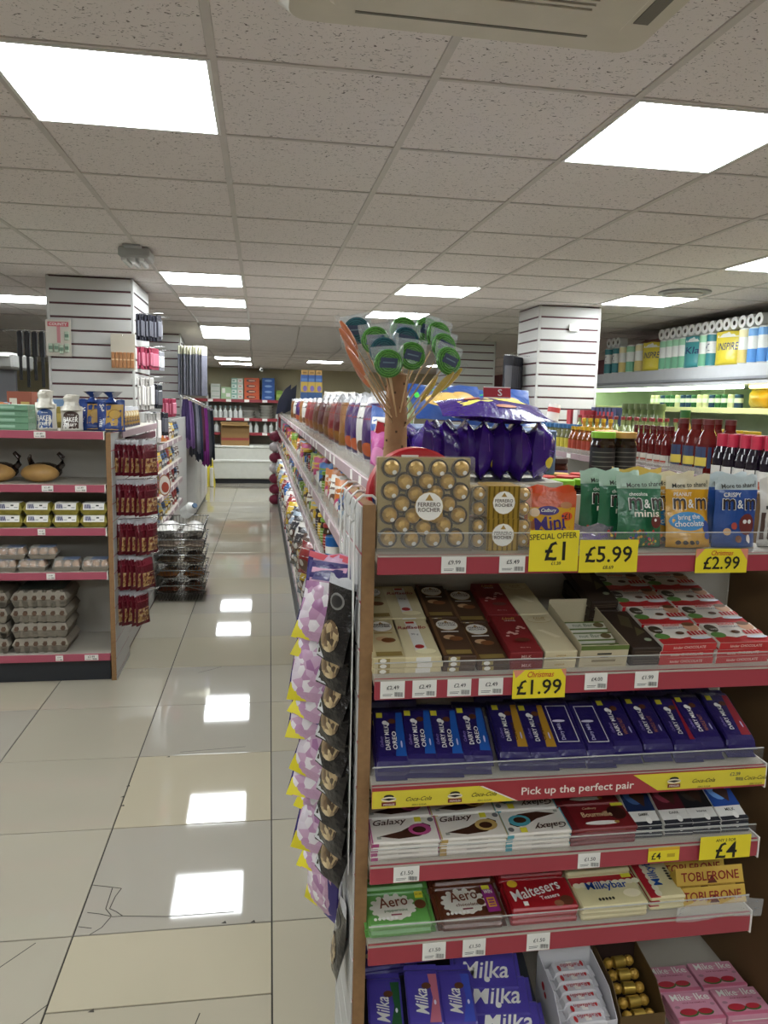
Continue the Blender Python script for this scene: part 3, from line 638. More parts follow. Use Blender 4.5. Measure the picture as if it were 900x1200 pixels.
# open display carton with small bars
car=empty('display_carton','open cream display carton with green leafy rim holding nougat bars','carton'); car.matrix_basis=on(2,.725,.012,.0005)
CM=card('c4b99a'); cw,cl,ch=.108,.2,.052
obj('carton_base',B().box(-cw/2,cw/2,0,cl,0,.002,CM),car)
for nm,a in (('front_wall',(-cw/2,cw/2,0,.002,.002,ch)),('back_wall',(-cw/2,cw/2,cl-.002,cl,.002,ch+.01)),('side_wall',(-cw/2,-cw/2+.002,.002,cl-.002,.002,ch)),('side_wall',(cw/2-.002,cw/2,.002,cl-.002,.002,ch))):
    obj(nm,B().box(*a,CM),car)
GR=ink('5d7030')
pb=B().decal(s_front(cw,ch),cw,ch,[('R',.0,1,.8,1,GR),('R',.35,.65,.58,.66,HW),('R',.42,.58,.46,.52,HW),('R',.25,.75,.26,.36,ink('8a7d60')),('R',.1,.9,.1,.12,ink('9a8d70'))]); obj('print',pb,car)
nb=flat('nougat_bar','chocolate bar',.095,.03,.014,shiny('d8d6c8'),[('R',0,1,.0,.2,GR),('R',0,1,.85,1,GR),TX('nut Bar',.42,.55,.5,ink('7d8a70')),('D',.82,.55,.13,.3,ink('6a5a3a'))])
for q,n in enumerate(('nearest','middle','farthest')): nb.put(on(2,.725,.02+.042*q,.018+.004*q,0,8),f'white and green nougat bar in the open carton, {n} of three','nougat bars in the carton')
dk=flat('mint_box','chocolate box',.07,.17,.021,card('33251b'),[('P',[(.3,.6),(.5,.9),(.8,.8),(.6,.5)],ink('4d452a')),('P',[(.5,.3),(.7,.55),(.9,.4)],ink('57502f')),('D',.75,.2,.12,.04,ink('9aa58a'))],[('R',.1,.9,.3,.36,ink('6b5a48')),('R',.1,.9,.55,.6,ink('6b5a48'))])
for q in range(2): dk.put(on(2,.822,.012,.0005+q*.0222),f'dark brown mint box beside the open carton, {("lower","upper")[q]} of the front pair','dark mint boxes')
dk.put(on(2,.80,.19,.045,3,6),'dark brown mint box at the back behind the open carton','dark mint boxes')
for q in range(2): dk.put(on(2,.80,.186,.0005+q*.0222),f'dark brown mint box under the back one, {("bottom","second")[q]}','dark mint boxes')
KR=ink('b8262a')
kin=[('P',[(0,.25),(.2,.32),(.4,.24),(.6,.32),(.8,.24),(1,.3),(1,0),(0,0)],KR),('D',.12,.72,.12,.2,ink('3f3424')),('D',.12,.38,.14,.14,ink('5d8a44')),TX('WIN',.13,.6,.16,WHITE),TX('kinder',.46,.86,.34,ink('d03030')),TX('CHOCOLATE',.46,.7,.4,ink('2a3a6a')),('D',.82,.78,.14,.2,ink('c99a7a')),('D',.82,.93,.12,.1,ink('6a4a30')),('D',.5,.5,.08,.08,ink('5a3a24'))]+[('R',.64+.07*q,.69+.07*q,.36,.56,KR) for q in range(5)]+[('D',.78,.2,.2,.07,ink('d8e0e8'))]
kd=flat('milk_bar_box','chocolate box',.127,.088,.0165,card('e2ddd4'),kin,[('R',0,1,0,1,KR),TX('kinder CHOCOLATE',.5,.5,.6,ink('e6c9c0'))])
for c,x in enumerate((.918,1.052)):
    for r in range(4):
        for q in range(3 if r else 3):
            dx=-.004*r if c==0 else -.004*r
            kd.put(on(2,x+dx+.002*math.sin(q*4+r),.012+.0885*r-(.0 if q<2 else .0),.0005+q*.0172,rz=1.5*math.sin(r*3+q+c)),f'red and white milk bar box, {("bottom","middle","top")[q]} of {ORD[r]} row, {("left","right")[c]} column','red and white milk bar boxes')
# ---------------------------------------------------------------- third shelf: purple bars
DP=foil('241a5a',.3,.3,50)
def dm(edge,flavour,fc,tag_=True,frame=False):
    it=[]
    if edge: it+=[('P',[(.62,0),(1,0),(1,1),(.78,1),(.7,.5)],ink(edge))]
    if frame: it+=[('R',.1,.9,.06,.075,WHITE),('R',.1,.9,.92,.935,WHITE),('R',.1,.125,.06,.93,WHITE),('R',.875,.9,.06,.93,WHITE),TX('Dairy Milk',.36,.3,.4,ink('b9b6d8'),None,90),('D',.4,.55,.25,.03,ink('d8d4e4'))]
    else:
        it+=[TX('DAIRY MILK',.36,.4,.56,WHITE,.17,90),('D',.33,.75,.1,.05,WHITE),('D',.43,.72,.06,.04,WHITE),TX('Cadbury',.16,.3,.24,ink('8a78c0'),None,90,.4)]
        if flavour: it+=[TX(flavour,.62,.33,.4,fc,.16,90)]
        it+=[('D',.6,.78,.14,.06,ink('5d3620')),('D',.86,.25,.03,.08,ink('b9b6d8'))]
    if tag_: it+=[('R',.03,.26,.86,.98,ink('d9cf3a'))]
    return barwrap('chocolate_bar','chocolate bar',.068,.19,.014,DP,it)
OB='1f56a8'
kinds={'o':(dm(OB,'OREO',WHITE),'purple and blue biscuit chocolate bar'),'c':(dm('b08428','Caramel',ink('5a3a14')),'purple and gold caramel chocolate bar'),'w':(dm(None,None,None,False,True),'purple chocolate bar with a thin white frame'),'p':(dm(None,'WHOLE NUT',ink('a8684a')),'plain purple whole-nut chocolate bar'),'r':(dm('8c1f2c',None,None),'purple and red fruit chocolate bar')}
row=[('o',.272,0),('o',.334,.004),('o',.394,-.014),('o',.455,.006),('c',.54,.012),('c',.606,.006),('w',.668,.01),('w',.738,.004),('p',.80,.014),('p',.872,.016),('r',.945,.008),('p',.995,.014),('r',1.072,.016)]
cnt={}
for (k,x,dy) in row:
    tm,lb_=kinds[k]; cnt[k]=cnt.get(k,0)+1; o_=ORD[cnt[k]-1]
    for q in range(2):
        tm.put(on(3,x+.004*q,.004+max(0,dy)*.3+.006*q,.002+.0155*q+max(0,dy)*.5,rz=-3+1.5*math.sin(9*x+q),rx=10),f'{lb_}, {o_} from left, {("lower","upper")[q]} in front row','purple chocolate bars on the third shelf')
    if k!='o' or cnt[k] in (1,2): tm.put(on(3,x-.012,.18,.05,rz=-4+2*math.sin(7*x),rx=6),f'{lb_}, {o_} from left, back row','purple chocolate bars on the third shelf')
obj('stock_support',B().box(XL+.004,XR-.003,.215,.33,.0002,.045,SHELFM).xf(on(3,0,0)),shelf[3])
# ---------------------------------------------------------------- fourth shelf
def galaxy(pk,flip=False):
    P1=ink(pk); ch=ink('3d2114')
    it=[('R',0,.02,0,1,P1),('R',.98,1,0,1,P1),('P',[(.12,.25),(.45,.42),(.62,.62),(.8,.72),(.9,.6),(.88,.35),(.7,.18),(.4,.12)],ch),('D',.73,.46,.17,.24,P1),('D',.72,.44,.1,.13,ch),TX('Galaxy',.3,.76,.5,ch,.3,4,.35),('R',.68,.78,.76,.96,ink('d9cf3a')),('D',.92,.82,.045,.09,ink('6a6a6a')),('R',.08,.14,.12,.22,ink('9a9a90'))]
    if flip: it=[(i[0],1-i[2],1-i[1],1-i[4],1-i[3],i[5]) if i[0]=='R' else (i[0],1-i[1],1-i[2],i[3],i[4],i[5]) if i[0]=='D' else (i[0],[(1-a,1-b_) for a,b_ in i[1]],i[2]) if i[0]=='P' else (i[0],i[1],1-i[2],1-i[3],i[4],i[5],i[6]+180,i[7],i[8]) for i in it]
    return flat('chocolate_bar','chocolate bar',.148,.076,.0105,mat('d6d0c6',.4,var=.05),it,[('R',.0,.1,.1,.9,P1),('R',.4,.7,.3,.4,ink('9a948a')),('R',.4,.6,.55,.62,ink('9a948a'))],bevel=.003)
def put_stack(tm,k,x,rows,n,label,group,h,l,base=.0005,rz=0,lift=0.0):
    for r in range(rows):
        for q in range(n):
            nm='single' if n==1 else ('top' if q==n-1 else 'bottom' if q==0 else f'{ORD[q]} layer' )
            tm.put(on(k,x+.0015*math.sin(q*5+r*2)-.003*r,.005+(l+.002)*r,base+(h+.0008)*q+lift*r,rz=rz+.8*math.sin(q*3+r+x*9)),f'{label}, {nm} of the {("front","second","third")[r]} row',group)
put_stack(galaxy('a8487a'),4,.306,3,4,'white chocolate bar with a pink swirl','white swirl chocolate bars',.0105,.076)
put_stack(galaxy('b89a5a'),4,.455,3,4,'white chocolate bar with a gold swirl','white swirl chocolate bars',.0105,.076)
put_stack(galaxy('4a9aa8',True),4,.601,3,4,'white chocolate bar with a teal swirl printed upside down','white swirl chocolate bars',.0105,.076)
BR=ink('5f141a')
bo=flat('chocolate_bar','chocolate bar',.155,.08,.0105,mat('741a20',.38),[('R',0,.1,0,1,BR),('D',.8,.6,.14,.28,ink('3a1a14')),TX('Cadbury',.42,.8,.22,ink('d8b890'),None,0,.3),TX('Bournville',.48,.55,.46,ink('d8b890'),.2),('D',.5,.22,.26,.08,WHITE),('D',.72,.22,.04,.05,GOLDI),('R',.78,.97,.86,.99,ink('d9cf3a'))],[('R',.2,.8,.4,.5,ink('a86a60'))],bevel=.003)
put_stack(bo,4,.752,3,4,'dark red plain chocolate bar','dark red plain chocolate bars',.0105,.08)
def lex(pc,glow,t1,t2):
    P1=ink(pc)
    it=[('R',0,1,.22,1,P1),('D',.45,.5,.36,.18,ink(glow)),('P',[(.5,.62),(.85,.46),(.68,.28),(.3,.46)],ink('3a2217')),TX(t1,.45,.7,.6,WHITE,.07),TX(t2,.5,.16,.35,HW),('R',0,1,0,.06,ink('20222a')),('D',.6,.07,.1,.05,WHITE)]
    return flat('chocolate_bar','chocolate bar',.068,.17,.009,card('dcdad4'),it,[('R',0,1,0,1,ink('3a3a40'))])
ll=[(lex('16264a','3f5a8a','Lindt','DARK'),.86,'navy'),(lex('4a141e','8a3a4a','Lindt','DARK'),.935,'burgundy'),(lex('16161a','3a302a','70% COCOA','Intense'),1.003,'black'),(lex('17408c','6a9ad8','EXTRA CREAMY','MILK'),1.074,'bright blue')]
for tm,x,c in ll:
    for q in range(3): tm.put(on(4,x,.012+.003*q,.006+.0102*q,rz=2*math.sin(q+x*5),rx=15),f'{c} fine chocolate bar with a white foot, {("bottom","middle","top")[q]} of its pile','fine chocolate bars')
obj('stock_support',B().box(.815,XR-.003,.012,.3,.0002,.004,SHELFM).xf(on(4,0,0)),shelf[4])
# ---------------------------------------------------------------- fifth shelf
def aero(c,edge,sub,mint):
    m=foil(c,.35,.25,40); splash=ink('dcd8cc')
    it=[('D',.42,.52,.36,.42,splash)]+[('D',.42+.36*math.cos(a),.52+.42*math.sin(a),.05,.07,splash) for a in [i*PI/7 for i in range(14)]]+[TX('Aero',.42,.64,.5,ink('6a3218'),.36,6),TX(sub,.45,.32,.4,ink('3f6a34') if mint else ink('6a3a28'),.11),('R',.36,.54,.2,.25,ink('8a3a4a'))]
    it+=[('D',.08+.07*q,.1,.028,.05,WHITE) for q in range(6)]
    it+=([('R',.82,.96,.72,.96,ink('d9cf3a')),TX('£1.50',.89,.84,.11,HW),('D',.88,.5,.1,.16,ink('5d3620'))] if mint else [('R',.78,1,.02,.98,ink('8c2a78')),('R',.8,.94,.82,.97,ink('d9cf3a')),TX('WIN',.88,.7,.15,WHITE,.14),('R',.82,.96,.18,.52,ink('d8a030')),('R',.84,.94,.41,.46,ink('8c2a78')),('R',.84,.94,.31,.36,ink('8c2a78')),('R',.84,.94,.22,.26,ink('8c2a78')),('D',.7,.38,.07,.12,ink('5d3620'))])
    return pouch_bar('chocolate_bar','chocolate bar',.155,.09,.017,m,it)
def pouch_bar(name,cat,w,l,h,body,items):
    b=B().bev(-w/2+.008,w/2-.008,0,l,0,h,.005,body,False)
    b.box(-w/2,-w/2+.009,.002,l-.002,h*.35,h*.45,body).box(w/2-.009,w/2,.002,l-.002,h*.35,h*.45,body)
    p,t=split(lambda u,v,e:((u-.5)*(w-.026),.005+v*(l-.01),h+e),w-.026,l-.01,items)
    return T(name,cat,b,[('print',p),('lettering',t)])
put_stack(aero('5f9a4a','',"peppermint",True),5,.302,2,2,'green mint bubble chocolate bar','green mint bars',.017,.09,lift=.012)
put_stack(aero('5d301c','',"chocolate",False),5,.462,2,2,'brown bubble chocolate bar with a purple prize panel','brown bubble bars',.017,.09,lift=.012)
mt=flat('chocolate_bar','chocolate bar',.155,.088,.015,mat('9a1620',.35),[TX('Maltesers',.45,.58,.78,WHITE,.34,14,.1),TX('Teasers',.62,.34,.3,WHITE,None,10),('D',.85,.2,.1,.16,ink('5d3322')),('D',.72,.12,.07,.1,ink('8a5a40')),('D',.14,.84,.08,.12,ink('d8b030')),('R',.2,.27,.1,.24,WHITE)],[('R',.1,.9,.3,.4,ink('c07a78'))],bevel=.004)
put_stack(mt,5,.626,2,3,'bright red malt-ball chocolate bar','red malt-ball bars',.015,.088,lift=.008)
MB_=ink('1f4a9a'); MR=ink('a8202c')
def milky(rot):
    it=[('R',0,1,.72,1,MR)]+[('D',.08+.1*q,.72,.06,.09,ink('e4dcc0')) for q in range(10)]+[TX('Milkybar',.5,.58,.62,MB_,.32,0),('D',.82,.32,.13,.14,ink('e9e0c0')),('R',.8,.95,.84,.98,ink('d9cf3a'))]+[('D',.3+.05*q,.18,.02,.05,HW) for q in range(5)]
    return flat('chocolate_bar','chocolate bar',.16,.088,.012,mat('d6cc9e',.38),it,[('R',.05,.95,.2,.3,ink('b8ac80'))],bevel=.004)
mk=milky(0)
put_stack(mk,5,.792,2,3,'cream white-chocolate bar with blue lettering','cream white-chocolate bars',.012,.088,lift=.012)
for q in range(3): mk.put(on(5,.925,.016,.0005+.0128*q,rz=90) @ TR(.08,-.044,0),f'cream white-chocolate bar turned sideways beside the triangular boxes, {("bottom","middle","top")[q]} one','cream white-chocolate bars')
def tobl():
    w,a=.17,.04; hh=a*.866; TY=card('c9a544')
    b=B().prism([(-w/2,0,0),(-w/2,a,0),(-w/2,a/2,hh)],(w,0,0),TY)
    c60,s60=.5,.866
    sf=lambda u,v,e:((u-.5)*w, v*a*.5-e*s60, v*hh+e*c60)
    p,t=split(sf,w,a,[('P',[(.45,.1),(.6,.1),(.525,.55)],ink('5a2a1c')),('R',0,1,.0,.06,ink('b08a30')),TX('TOBLERONE',.5,.5,.86,ink('8a2420'),.5)])
    return T('triangular_chocolate_box','chocolate box',b,[('print',p),('lettering',t)])
tb_=tobl()
for q,(d,h,n) in enumerate(((.02,.0005,'front one'),(.064,.0005,'second one'),(.108,.0005,'third one'),(.042,.037,'upper front one'))):
    tb_.put(on(5,1.045,d,h) if q<3 else on(5,1.045,d,h),f'yellow triangular chocolate box with red lettering, {n}','yellow triangular boxes')
# ---------------------------------------------------------------- base deck
MP=foil('4a3f9a',.32,.3,40)
def milka(edge,w=.08,l=.165,wide=False):
    it=[]
    if edge: it+=[('P',[(.62,.0),(1,0),(1,1),(.7,1),(.8,.5)],ink(edge))]
    it+= [TX('Milka',.5,.5,.8,WHITE,.5,0,.25),('D',.5,.22,.05,.08,WHITE)] if wide else [TX('Milka',.42,.45,.52,WHITE,.42,90,.25),('D',.62,.75,.16,.07,ink('5d3620')),('D',.86,.4,.04,.05,ink('d8d4e4'))]
    return it
mp=lambda e:barwrap('chocolate_bar','chocolate bar',.08,.165,.013,MP,milka(e))
mw=pouch_bar('chocolate_bar','chocolate bar',.17,.09,.014,MP,milka(None,wide=True))
zb=.1605
def lean(x,y,z,rx,rz=0): return TR(x,y,z,rx,0,rz)
for nm,e_,x,y,z,r in (('with a green edge','23522f',.282,1.49,.215,20),('with a pink edge','b8687a',.372,1.49,.225,22),('with a blue edge','3f4fb0',.452,1.49,.218,21)):
    mp(e_).put(lean(x,y,z,r,-4),f'lilac chocolate bar {nm} leaning on the base shelf','lilac chocolate bars')
obj('stock_support',B().prism([(.235,1.485,.1605),(.235,1.645,.1605),(.235,1.645,.262),(.235,1.485,.203)],(.26,0,0),DARK),unit)
for q in range(3): mw.put(lean(.572+.014*q-.028,1.60-.052*q,.232-.026*q+.0,24,-6),f'wide lilac chocolate bar with big white lettering, {("top","middle","lowest")[q]} of the overlapping three','wide lilac chocolate bars')
obj('stock_support',B().prism([(.5,1.485,.1605),(.5,1.69,.1605),(.5,1.69,.262),(.5,1.49,.168)],(.16,0,0),DARK),unit)
for q in range(3): mw.put(lean(.30+.004*q,1.70,.2+.0145*q,0,2*q),f'lilac chocolate bar in the flat pile behind on the left, {("bottom","middle","top")[q]} one','lilac chocolate bars')
mw.put(lean(.43,1.70,.2445,0,6),'lilac chocolate bar lying at the back across the piles','lilac chocolate bars')
obj('stock_support',B().box(.235,.53,1.69,1.8,.1605,.1995,DARK),unit)
def dispbox(x0,x1,y0,y1,h,m,inner,label):
    o=empty('display_box',label,'carton'); t=.002
    obj('box_base',B().box(x0,x1,y0,y1,zb,zb+t,inner),o)
    obj('side_wall',B().prism([(x0,y0,zb+t),(x0,y1,zb+t),(x0,y1,zb+h),(x0,y0+.05,zb+h*.85),(x0,y0,zb+h*.5)],(t,0,0),m),o); obj('side_wall',B().prism([(x1-t,y0,zb+t),(x1-t,y1,zb+t),(x1-t,y1,zb+h),(x1-t,y0+.05,zb+h*.85),(x1-t,y0,zb+h*.5)],(t,0,0),m),o)
    n=9; pts=[(x0+t,y1-t,zb+t),(x1-t,y1-t,zb+t)]+[(x1-t-(x1-x0-2*t)*k/n,y1-t,zb+h*(1.0+.12*(abs(math.sin(PI*(k+.5)/5))))) for k in range(n+1)]
    obj('back_flap',B().prism(pts,(0,t,0),inner),o)
    obj('front_wall',B().box(x0+t,x1-t,y0,y0+t,zb+t,zb+h*.5,m),o); return o
o=dispbox(.685,.825,1.45+.04,1.65,.125,card('cfcdd2'),card('d6d4d6'),'white display box of coconut sweets on the base shelf')
obj('print',B().decal(lambda u,v,e:(.685-e,1.65-.16*u,zb+v*.12),.16,.12,[('D',.3,.6,.06,.08,KR),('D',.4,.5,.05,.06,KR)]),o)
rw=barwrap('wrapped_sweet','sweet',.035,.12,.022,foil('d4d2d6',.25,.5),[('R',.1,.9,.4,.6,WHITE),TX('Raffaello',.5,.5,.7,ink('b03a4a'),.4,90,.2),('D',.3,.92,.3,.06,KR),('D',.6,.08,.3,.05,KR)])
for q in range(6): rw.put(TR(.82,1.505+.022*q,zb+.045+.0085*q,0,-2,90) @ TR(0,.004,0),f'white and red wrapped coconut sweet in the white display box, {ORD[q]} from the front','wrapped coconut sweets')
o=dispbox(.832,.945,1.49,1.65,.135,card('5d4726'),card('2f1d18'),'brown display box of gold-foil sweets on the base shelf')
gs=B().ball((-.028,0,.012),.013,GOLD,10,7).ball((0,0,.012),.013,GOLD,10,7).ball((.028,0,.012),.013,GOLD,10,7)
gsl=B().lathe([(.0138,-.014),(.0138,.014)],mat('c4a650',.3,.7),12,c=(0,0,.012),axis='x')
tg=T('foil_sweet_roll','sweet',gs,[('paper_band',gsl)])
for q in range(5): tg.put(TR(.889,1.512+.028*q,zb+.035+.013*q,0,0,4*math.sin(q*2)),f'gold-foil sweet roll in the brown display box, {ORD[q]} from the front','gold-foil sweet rolls')
mi=[('R',0,1,.0,.12,ink('c86a86')),TX('Mike',.3,.78,.42,WHITE,.24),TX('Ike',.77,.78,.3,WHITE,.24),TX('and',.545,.78,.06,WHITE),TX('SOUR WATERMELON',.52,.56,.5,ink('8a2a4a')),('D',.3,.25,.2,.14,ink('3f6a34')),('D',.3,.28,.18,.12,ink('b02a3a')),('D',.66,.25,.17,.12,ink('3f6a34')),('D',.66,.28,.15,.1,ink('b02a3a')),('D',.12,.45,.06,.05,ink('a87a8a')),('D',.9,.5,.05,.05,ink('a87a8a'))]
mki=flat('sweet_box','sweet box',.118,.086,.021,card('cf8fa4'),mi,[('R',.1,.9,.3,.4,WHITE)])
for c,x in enumerate((1.04,1.165)):
    for r in range(2):
        for q in range(2): mki.put(TR(x-.008*r,1.484+.09*r,zb+.0002+.0215*q,0,0,-2),f'pink watermelon sweet box, {("lower","upper")[q]} in the {("front","back")[r]} of the {("left","right")[c]} pile','pink watermelon sweet boxes')
# ---------------------------------------------------------------- hanging bags on the slatted side
xo=.198
HKP=mat('dcdad6',.35)
tstrip=T('clip_strip','clip strip',None,[('hook',B().tube([(.235,0,1.415),(.235,0,1.436),(.225,0,1.445),(.205,0,1.445),(.192,0,1.434),(.188,0,1.412),(.190,0,1.395),(.184,0,1.39),(.18,0,1.398)],.0028,HKP,8)),('strip',B().bev(.1885,.1905,-.011,.011,.62,1.41,.0005,HKP))])
for y,n in ((1.795,'rearmost'),(1.705,'second from the back'),(1.61,'third from the back'),(1.53,'nearest')): tstrip.put(TR(0,y,0),f'white plastic clip strip hooked over the panel edge, {n}','white clip strips')
MALLOW=cells(('d8cdd6','c7a3bd','b98fae','e4dce0','cfb0c8','a878a0'),46,.25); NUTS=cells(('8a7458','b09a74','6a543c','c8b48c','4a3a2a'),70,.3)
PK=foil('c09ab4',.25,.7,35); DPU=foil('2f2466',.25,.6); PYL=foil('d8c928',.3)
def marsh(seed):
    rr=random.Random(seed); cs=('d8cdd6','c7a3bd','b07fa6','e0d8dc')
    it=[('R',.05,.95,.68,.9,ink('33286e')),('P',[(.15,.76),(.85,.8),(.85,.86),(.15,.82)],ink('d8a0c0')),('R',.02,.98,.92,.99,ink('c23a4a'))]+[('R',.06,.74,.1,.66,MALLOW),('P',[(.76,.06),(.98,.06),(.98,.7),(.72,.7),(.82,.4)],ink('33286e')),('P',[(.0,.0),(.38,.0),(.05,.2)],ink('d8c928')),('P',[(.6,.0),(.98,.0),(.98,.1)],ink('33286e'))]
    return pouch('marshmallow_bag','sweet bag',.135,.2,.04,PK,it,back=DPU,side=DPU,bands=((.68,.94,DPU),),seed=seed)
ms=[marsh(41),marsh(42),marsh(43)]
# bags face the aisle (-x): local -y front -> world -x : rz=-90
for q in range(10):
    z=1.10-.062*q+.016*math.sin(q*2.1)
    ms[q%3].put(TR(xo-.072-.012*math.sin(q*.45),1.655+.01*math.sin(q*2),z) @ TR(0,0,0,0,0,-38) @ TR(0,0,0,(-27 if q else -20)+4*math.sin(q*4.1),7*math.sin(q*2.7),9*math.sin(q*3.3)),f'pink and purple marshmallow bag hanging on the slatted side, {ORD[q]} from the top','pink marshmallow bags')
ms[1].put(TR(xo-.05,1.745,.38) @ TR(0,0,0,0,0,-60) @ TR(0,0,0,-8,0,0),'pink and purple marshmallow bag hanging alone below the others','pink marshmallow bags')
BKF=foil('201d1c',.2,.7,35); SILF=foil('b8b8bc',.2,.7)
def blk(seed):
    rr=random.Random(seed)
    it=[('D',.5,.72,.26,.1,ink('7a7874')),('D',.5,.72,.2,.075,ink('24211f'))]+[('D',.45,.3,.34,.19,NUTS)]+[('P',[(0,.02),(.35,.02),(.05,.16)],ink('c8c8ca'))]
    return pouch('snack_bag','snack bag',.105,.18,.028,BKF,it,bands=((.9,1.1,SILF),),seed=seed)
bk=[blk(51),blk(52)]
for q in range(9):
    bk[q%2].put(TR(xo-.05,1.565+.006*math.sin(q*2),1.085-.062*q) @ TR(0,0,0,0,0,-62) @ TR(0,0,0,-19 if q else -10,0,3*math.sin(q*2.3)),f'black and silver snack bag hanging on the slatted side, {ORD[q]} from the top','black snack bags')
bk[0].put(TR(xo-.026,1.60,.33) @ TR(0,0,0,0,0,-90) @ TR(0,0,0,-6,0,2),'black and silver snack bag hanging alone near the bottom of the slatted side','black snack bags')
# ================================================================ CENTRAL GONDOLA
GA0,GA1=1.847,12.1
ga=empty('gondola_shelving','long central gondola shelving running down the shop behind the end unit','shelving')
obj('spine',B().box(.72,.745,GA0,GA1,.0,1.40,BOARD),ga)
obj('base_plinth',B().box(.27,1.2,GA0,GA1,0,.15,DARK),ga)
NB=8; bl=(GA1-GA0)/NB
for q in range(NB):
    y0=GA0+q*bl+.002; y1=GA0+(q+1)*bl-.002
    for (xf,z,rh,r2,ys) in ((.30,1.42,.04,.045,0),(.28,1.17,.042,.06,0),(.26,.975,.042,.05,1.2),(.29,.17,.05,.0,0)):
        a=max(y0,GA0+ys)
        if a>=y1-.1: continue
        sh=obj('shelf',B().box(xf,.719,a,y1,z-.016,z,SHELFM),ga)
        obj('price_rail',B().bev(xf-.008,xf-.0005,a,y1,z-rh,z,.001,RAILP),sh)
        if r2: obj('clear_riser',B().box(xf+.001,xf+.003,a,y1,z+.0005,z+r2,mat('b9b2aa',.15,var=0,alpha=.5)),sh)
        n=5
        for k in range(n):
            yy=a+.1+(y1-a-.2)*k/(n-1)+.03*math.sin(q*3+k*2+z*9)
            if (k+q)%4!=3: obj('price_tag',B().box(xf-.0095,xf-.008,yy-.025,yy+.025,z-rh+.004,z-.004,WHITE if (k+q)%3 else mat('cf9aa0',.5)),sh)
    sh=obj('shelf',B().box(.746,1.225,y0,y1,1.294,1.31,SHELFM),ga); obj('price_rail',B().bev(1.2255,1.233,y0,y1,1.27,1.31,.001,RAILP),sh)
    for z in (1.0,.7,.4): obj('shelf',B().box(.746,1.225,y0,y1,z-.016,z,SHELFM),ga)
    obj('centre_deck',B().box(.7195,.85,max(y0,2.06),y1,1.402,1.42,SHELFM),ga)
def face_left(x,y,z,tilt=0,rz=0): return TR(x,y,z,0,0,-90+rz) @ TR(0,0,0,tilt,0,0)
def sm(s): return foil(s,.3,.5,30)
# crisp bags standing along the top
def crisp(c1,c2,txt,seed,w=.17,h=.215,pic='80561f',side=None):
    it=[('R',.05,.95,.66,.86,ink(c2)),('D',.5,.24,.3,.1,ink(pic))]
    return pouch('crisp_bag','snack bag',w,h,.07,sm(c1),it,back=sm('c9c7c4'),side=sm(side) if side else None,bands=((0,.06,SILF),(.94,1.1,SILF)),seed=seed)
cb={'purple':crisp('331650','7a1f2c','',61,pic='a8502a',side='d0cecb'),'white':crisp('bdbab4','3a3a3a','',62,pic='5d3a24'),'red':crisp('7a1a20','a8401f','',63,pic='9a5a24'),'tan':crisp('8a5a24','7a4a1c','',64),'maroon':crisp('5a141c','7a1a20','',65,side='c9c7c4'),'green':crisp('8a9a6a','5d6a3c','',66),'brown':crisp('6a3a18','7a1a20','',67)}
seq=[(2.5,'purple'),(2.66,'white'),(2.83,'purple'),(3.03,'purple'),(3.3,'tan'),(3.52,'maroon'),(3.8,'red'),(4.1,'brown'),(4.5,'maroon'),(4.95,'brown'),(5.35,'red'),(5.8,'red'),(6.3,'white'),(6.8,'tan'),(7.4,'purple'),(8.0,'white'),(8.7,'tan')]
seen={}
for y,c in seq:
    seen[c]=seen.get(c,0)+1
    cb[c].put(face_left(.37,y,1.421,-4,20) @ Matrix.Diagonal((1,1,1.08,1)),f'{c} crisp bag standing along the gondola edge, {ORD[seen[c]-1]} of its colour','crisp bags on the gondola top')
seen={}
for q,(y,c) in enumerate([(3.1,'green'),(3.4,'white'),(3.7,'green'),(4.0,'white'),(4.35,'green'),(4.7,'green'),(5.1,'white'),(5.5,'green'),(6.0,'white'),(6.6,'green')]):
    seen[c]=seen.get(c,0)+1
    cb[c].put(face_left(.56,y,1.421,-3,25) @ Matrix.Diagonal((1.1,1,1.22,1)),f'pale {c} crisp bag in the taller rear row, {ORD[seen[c]-1]} of its colour','crisp bags on the gondola top')
# purple snack bags standing behind the gold chocolates
PS=foil('33166e',.22,.6,22)
def pbag(seed,w=.15,h=.165,d=.1):
    return pouch('snack_bag','snack bag',w,h,d,PS,[('R',.1,.9,.5,.8,ink('5a2a86')),('D',.4,.3,.2,.1,ink('c9b32a')),('D',.65,.22,.16,.06,ink('c9b32a'))],bands=((0,.05,foil('4a3a7a')),),seed=seed)
pbs=[pbag(71),pbag(72),pbag(73)]
for q,(x,y,rz) in enumerate(((.475,2.13,62),(.53,2.15,68),(.585,2.15,80),(.632,2.15,72),(.685,2.15,82),(.735,2.15,84),(.80,2.14,60),(.43,2.3,70))):
    pbs[q%3].put(TR(x,y,1.421,0,(0,-2,3,0,2,-3,8,0)[q],rz),f'glossy purple snack bag standing behind the gold boxes, {ORD[q]} from the left' if q<7 else 'glossy purple snack bag standing behind the lollipop trunk','glossy purple snack bags')
lay=pouch('snack_bag','snack bag',.32,.2,.06,PS,[('P',[(.2,.3),(.5,.45),(.45,.6),(.15,.5)],ink('d8c95a')),('P',[(.55,.5),(.85,.6),(.8,.75),(.5,.62)],ink('cfc04a')),('D',.3,.55,.08,.06,ink('a8582a')),('D',.6,.3,.1,.05,ink('a8582a'))],seed=74)
lay.put(TR(.655,2.06,1.60,-80,2,-3) ,'glossy purple snack bag lying flat across the upright purple bags','glossy purple snack bags')
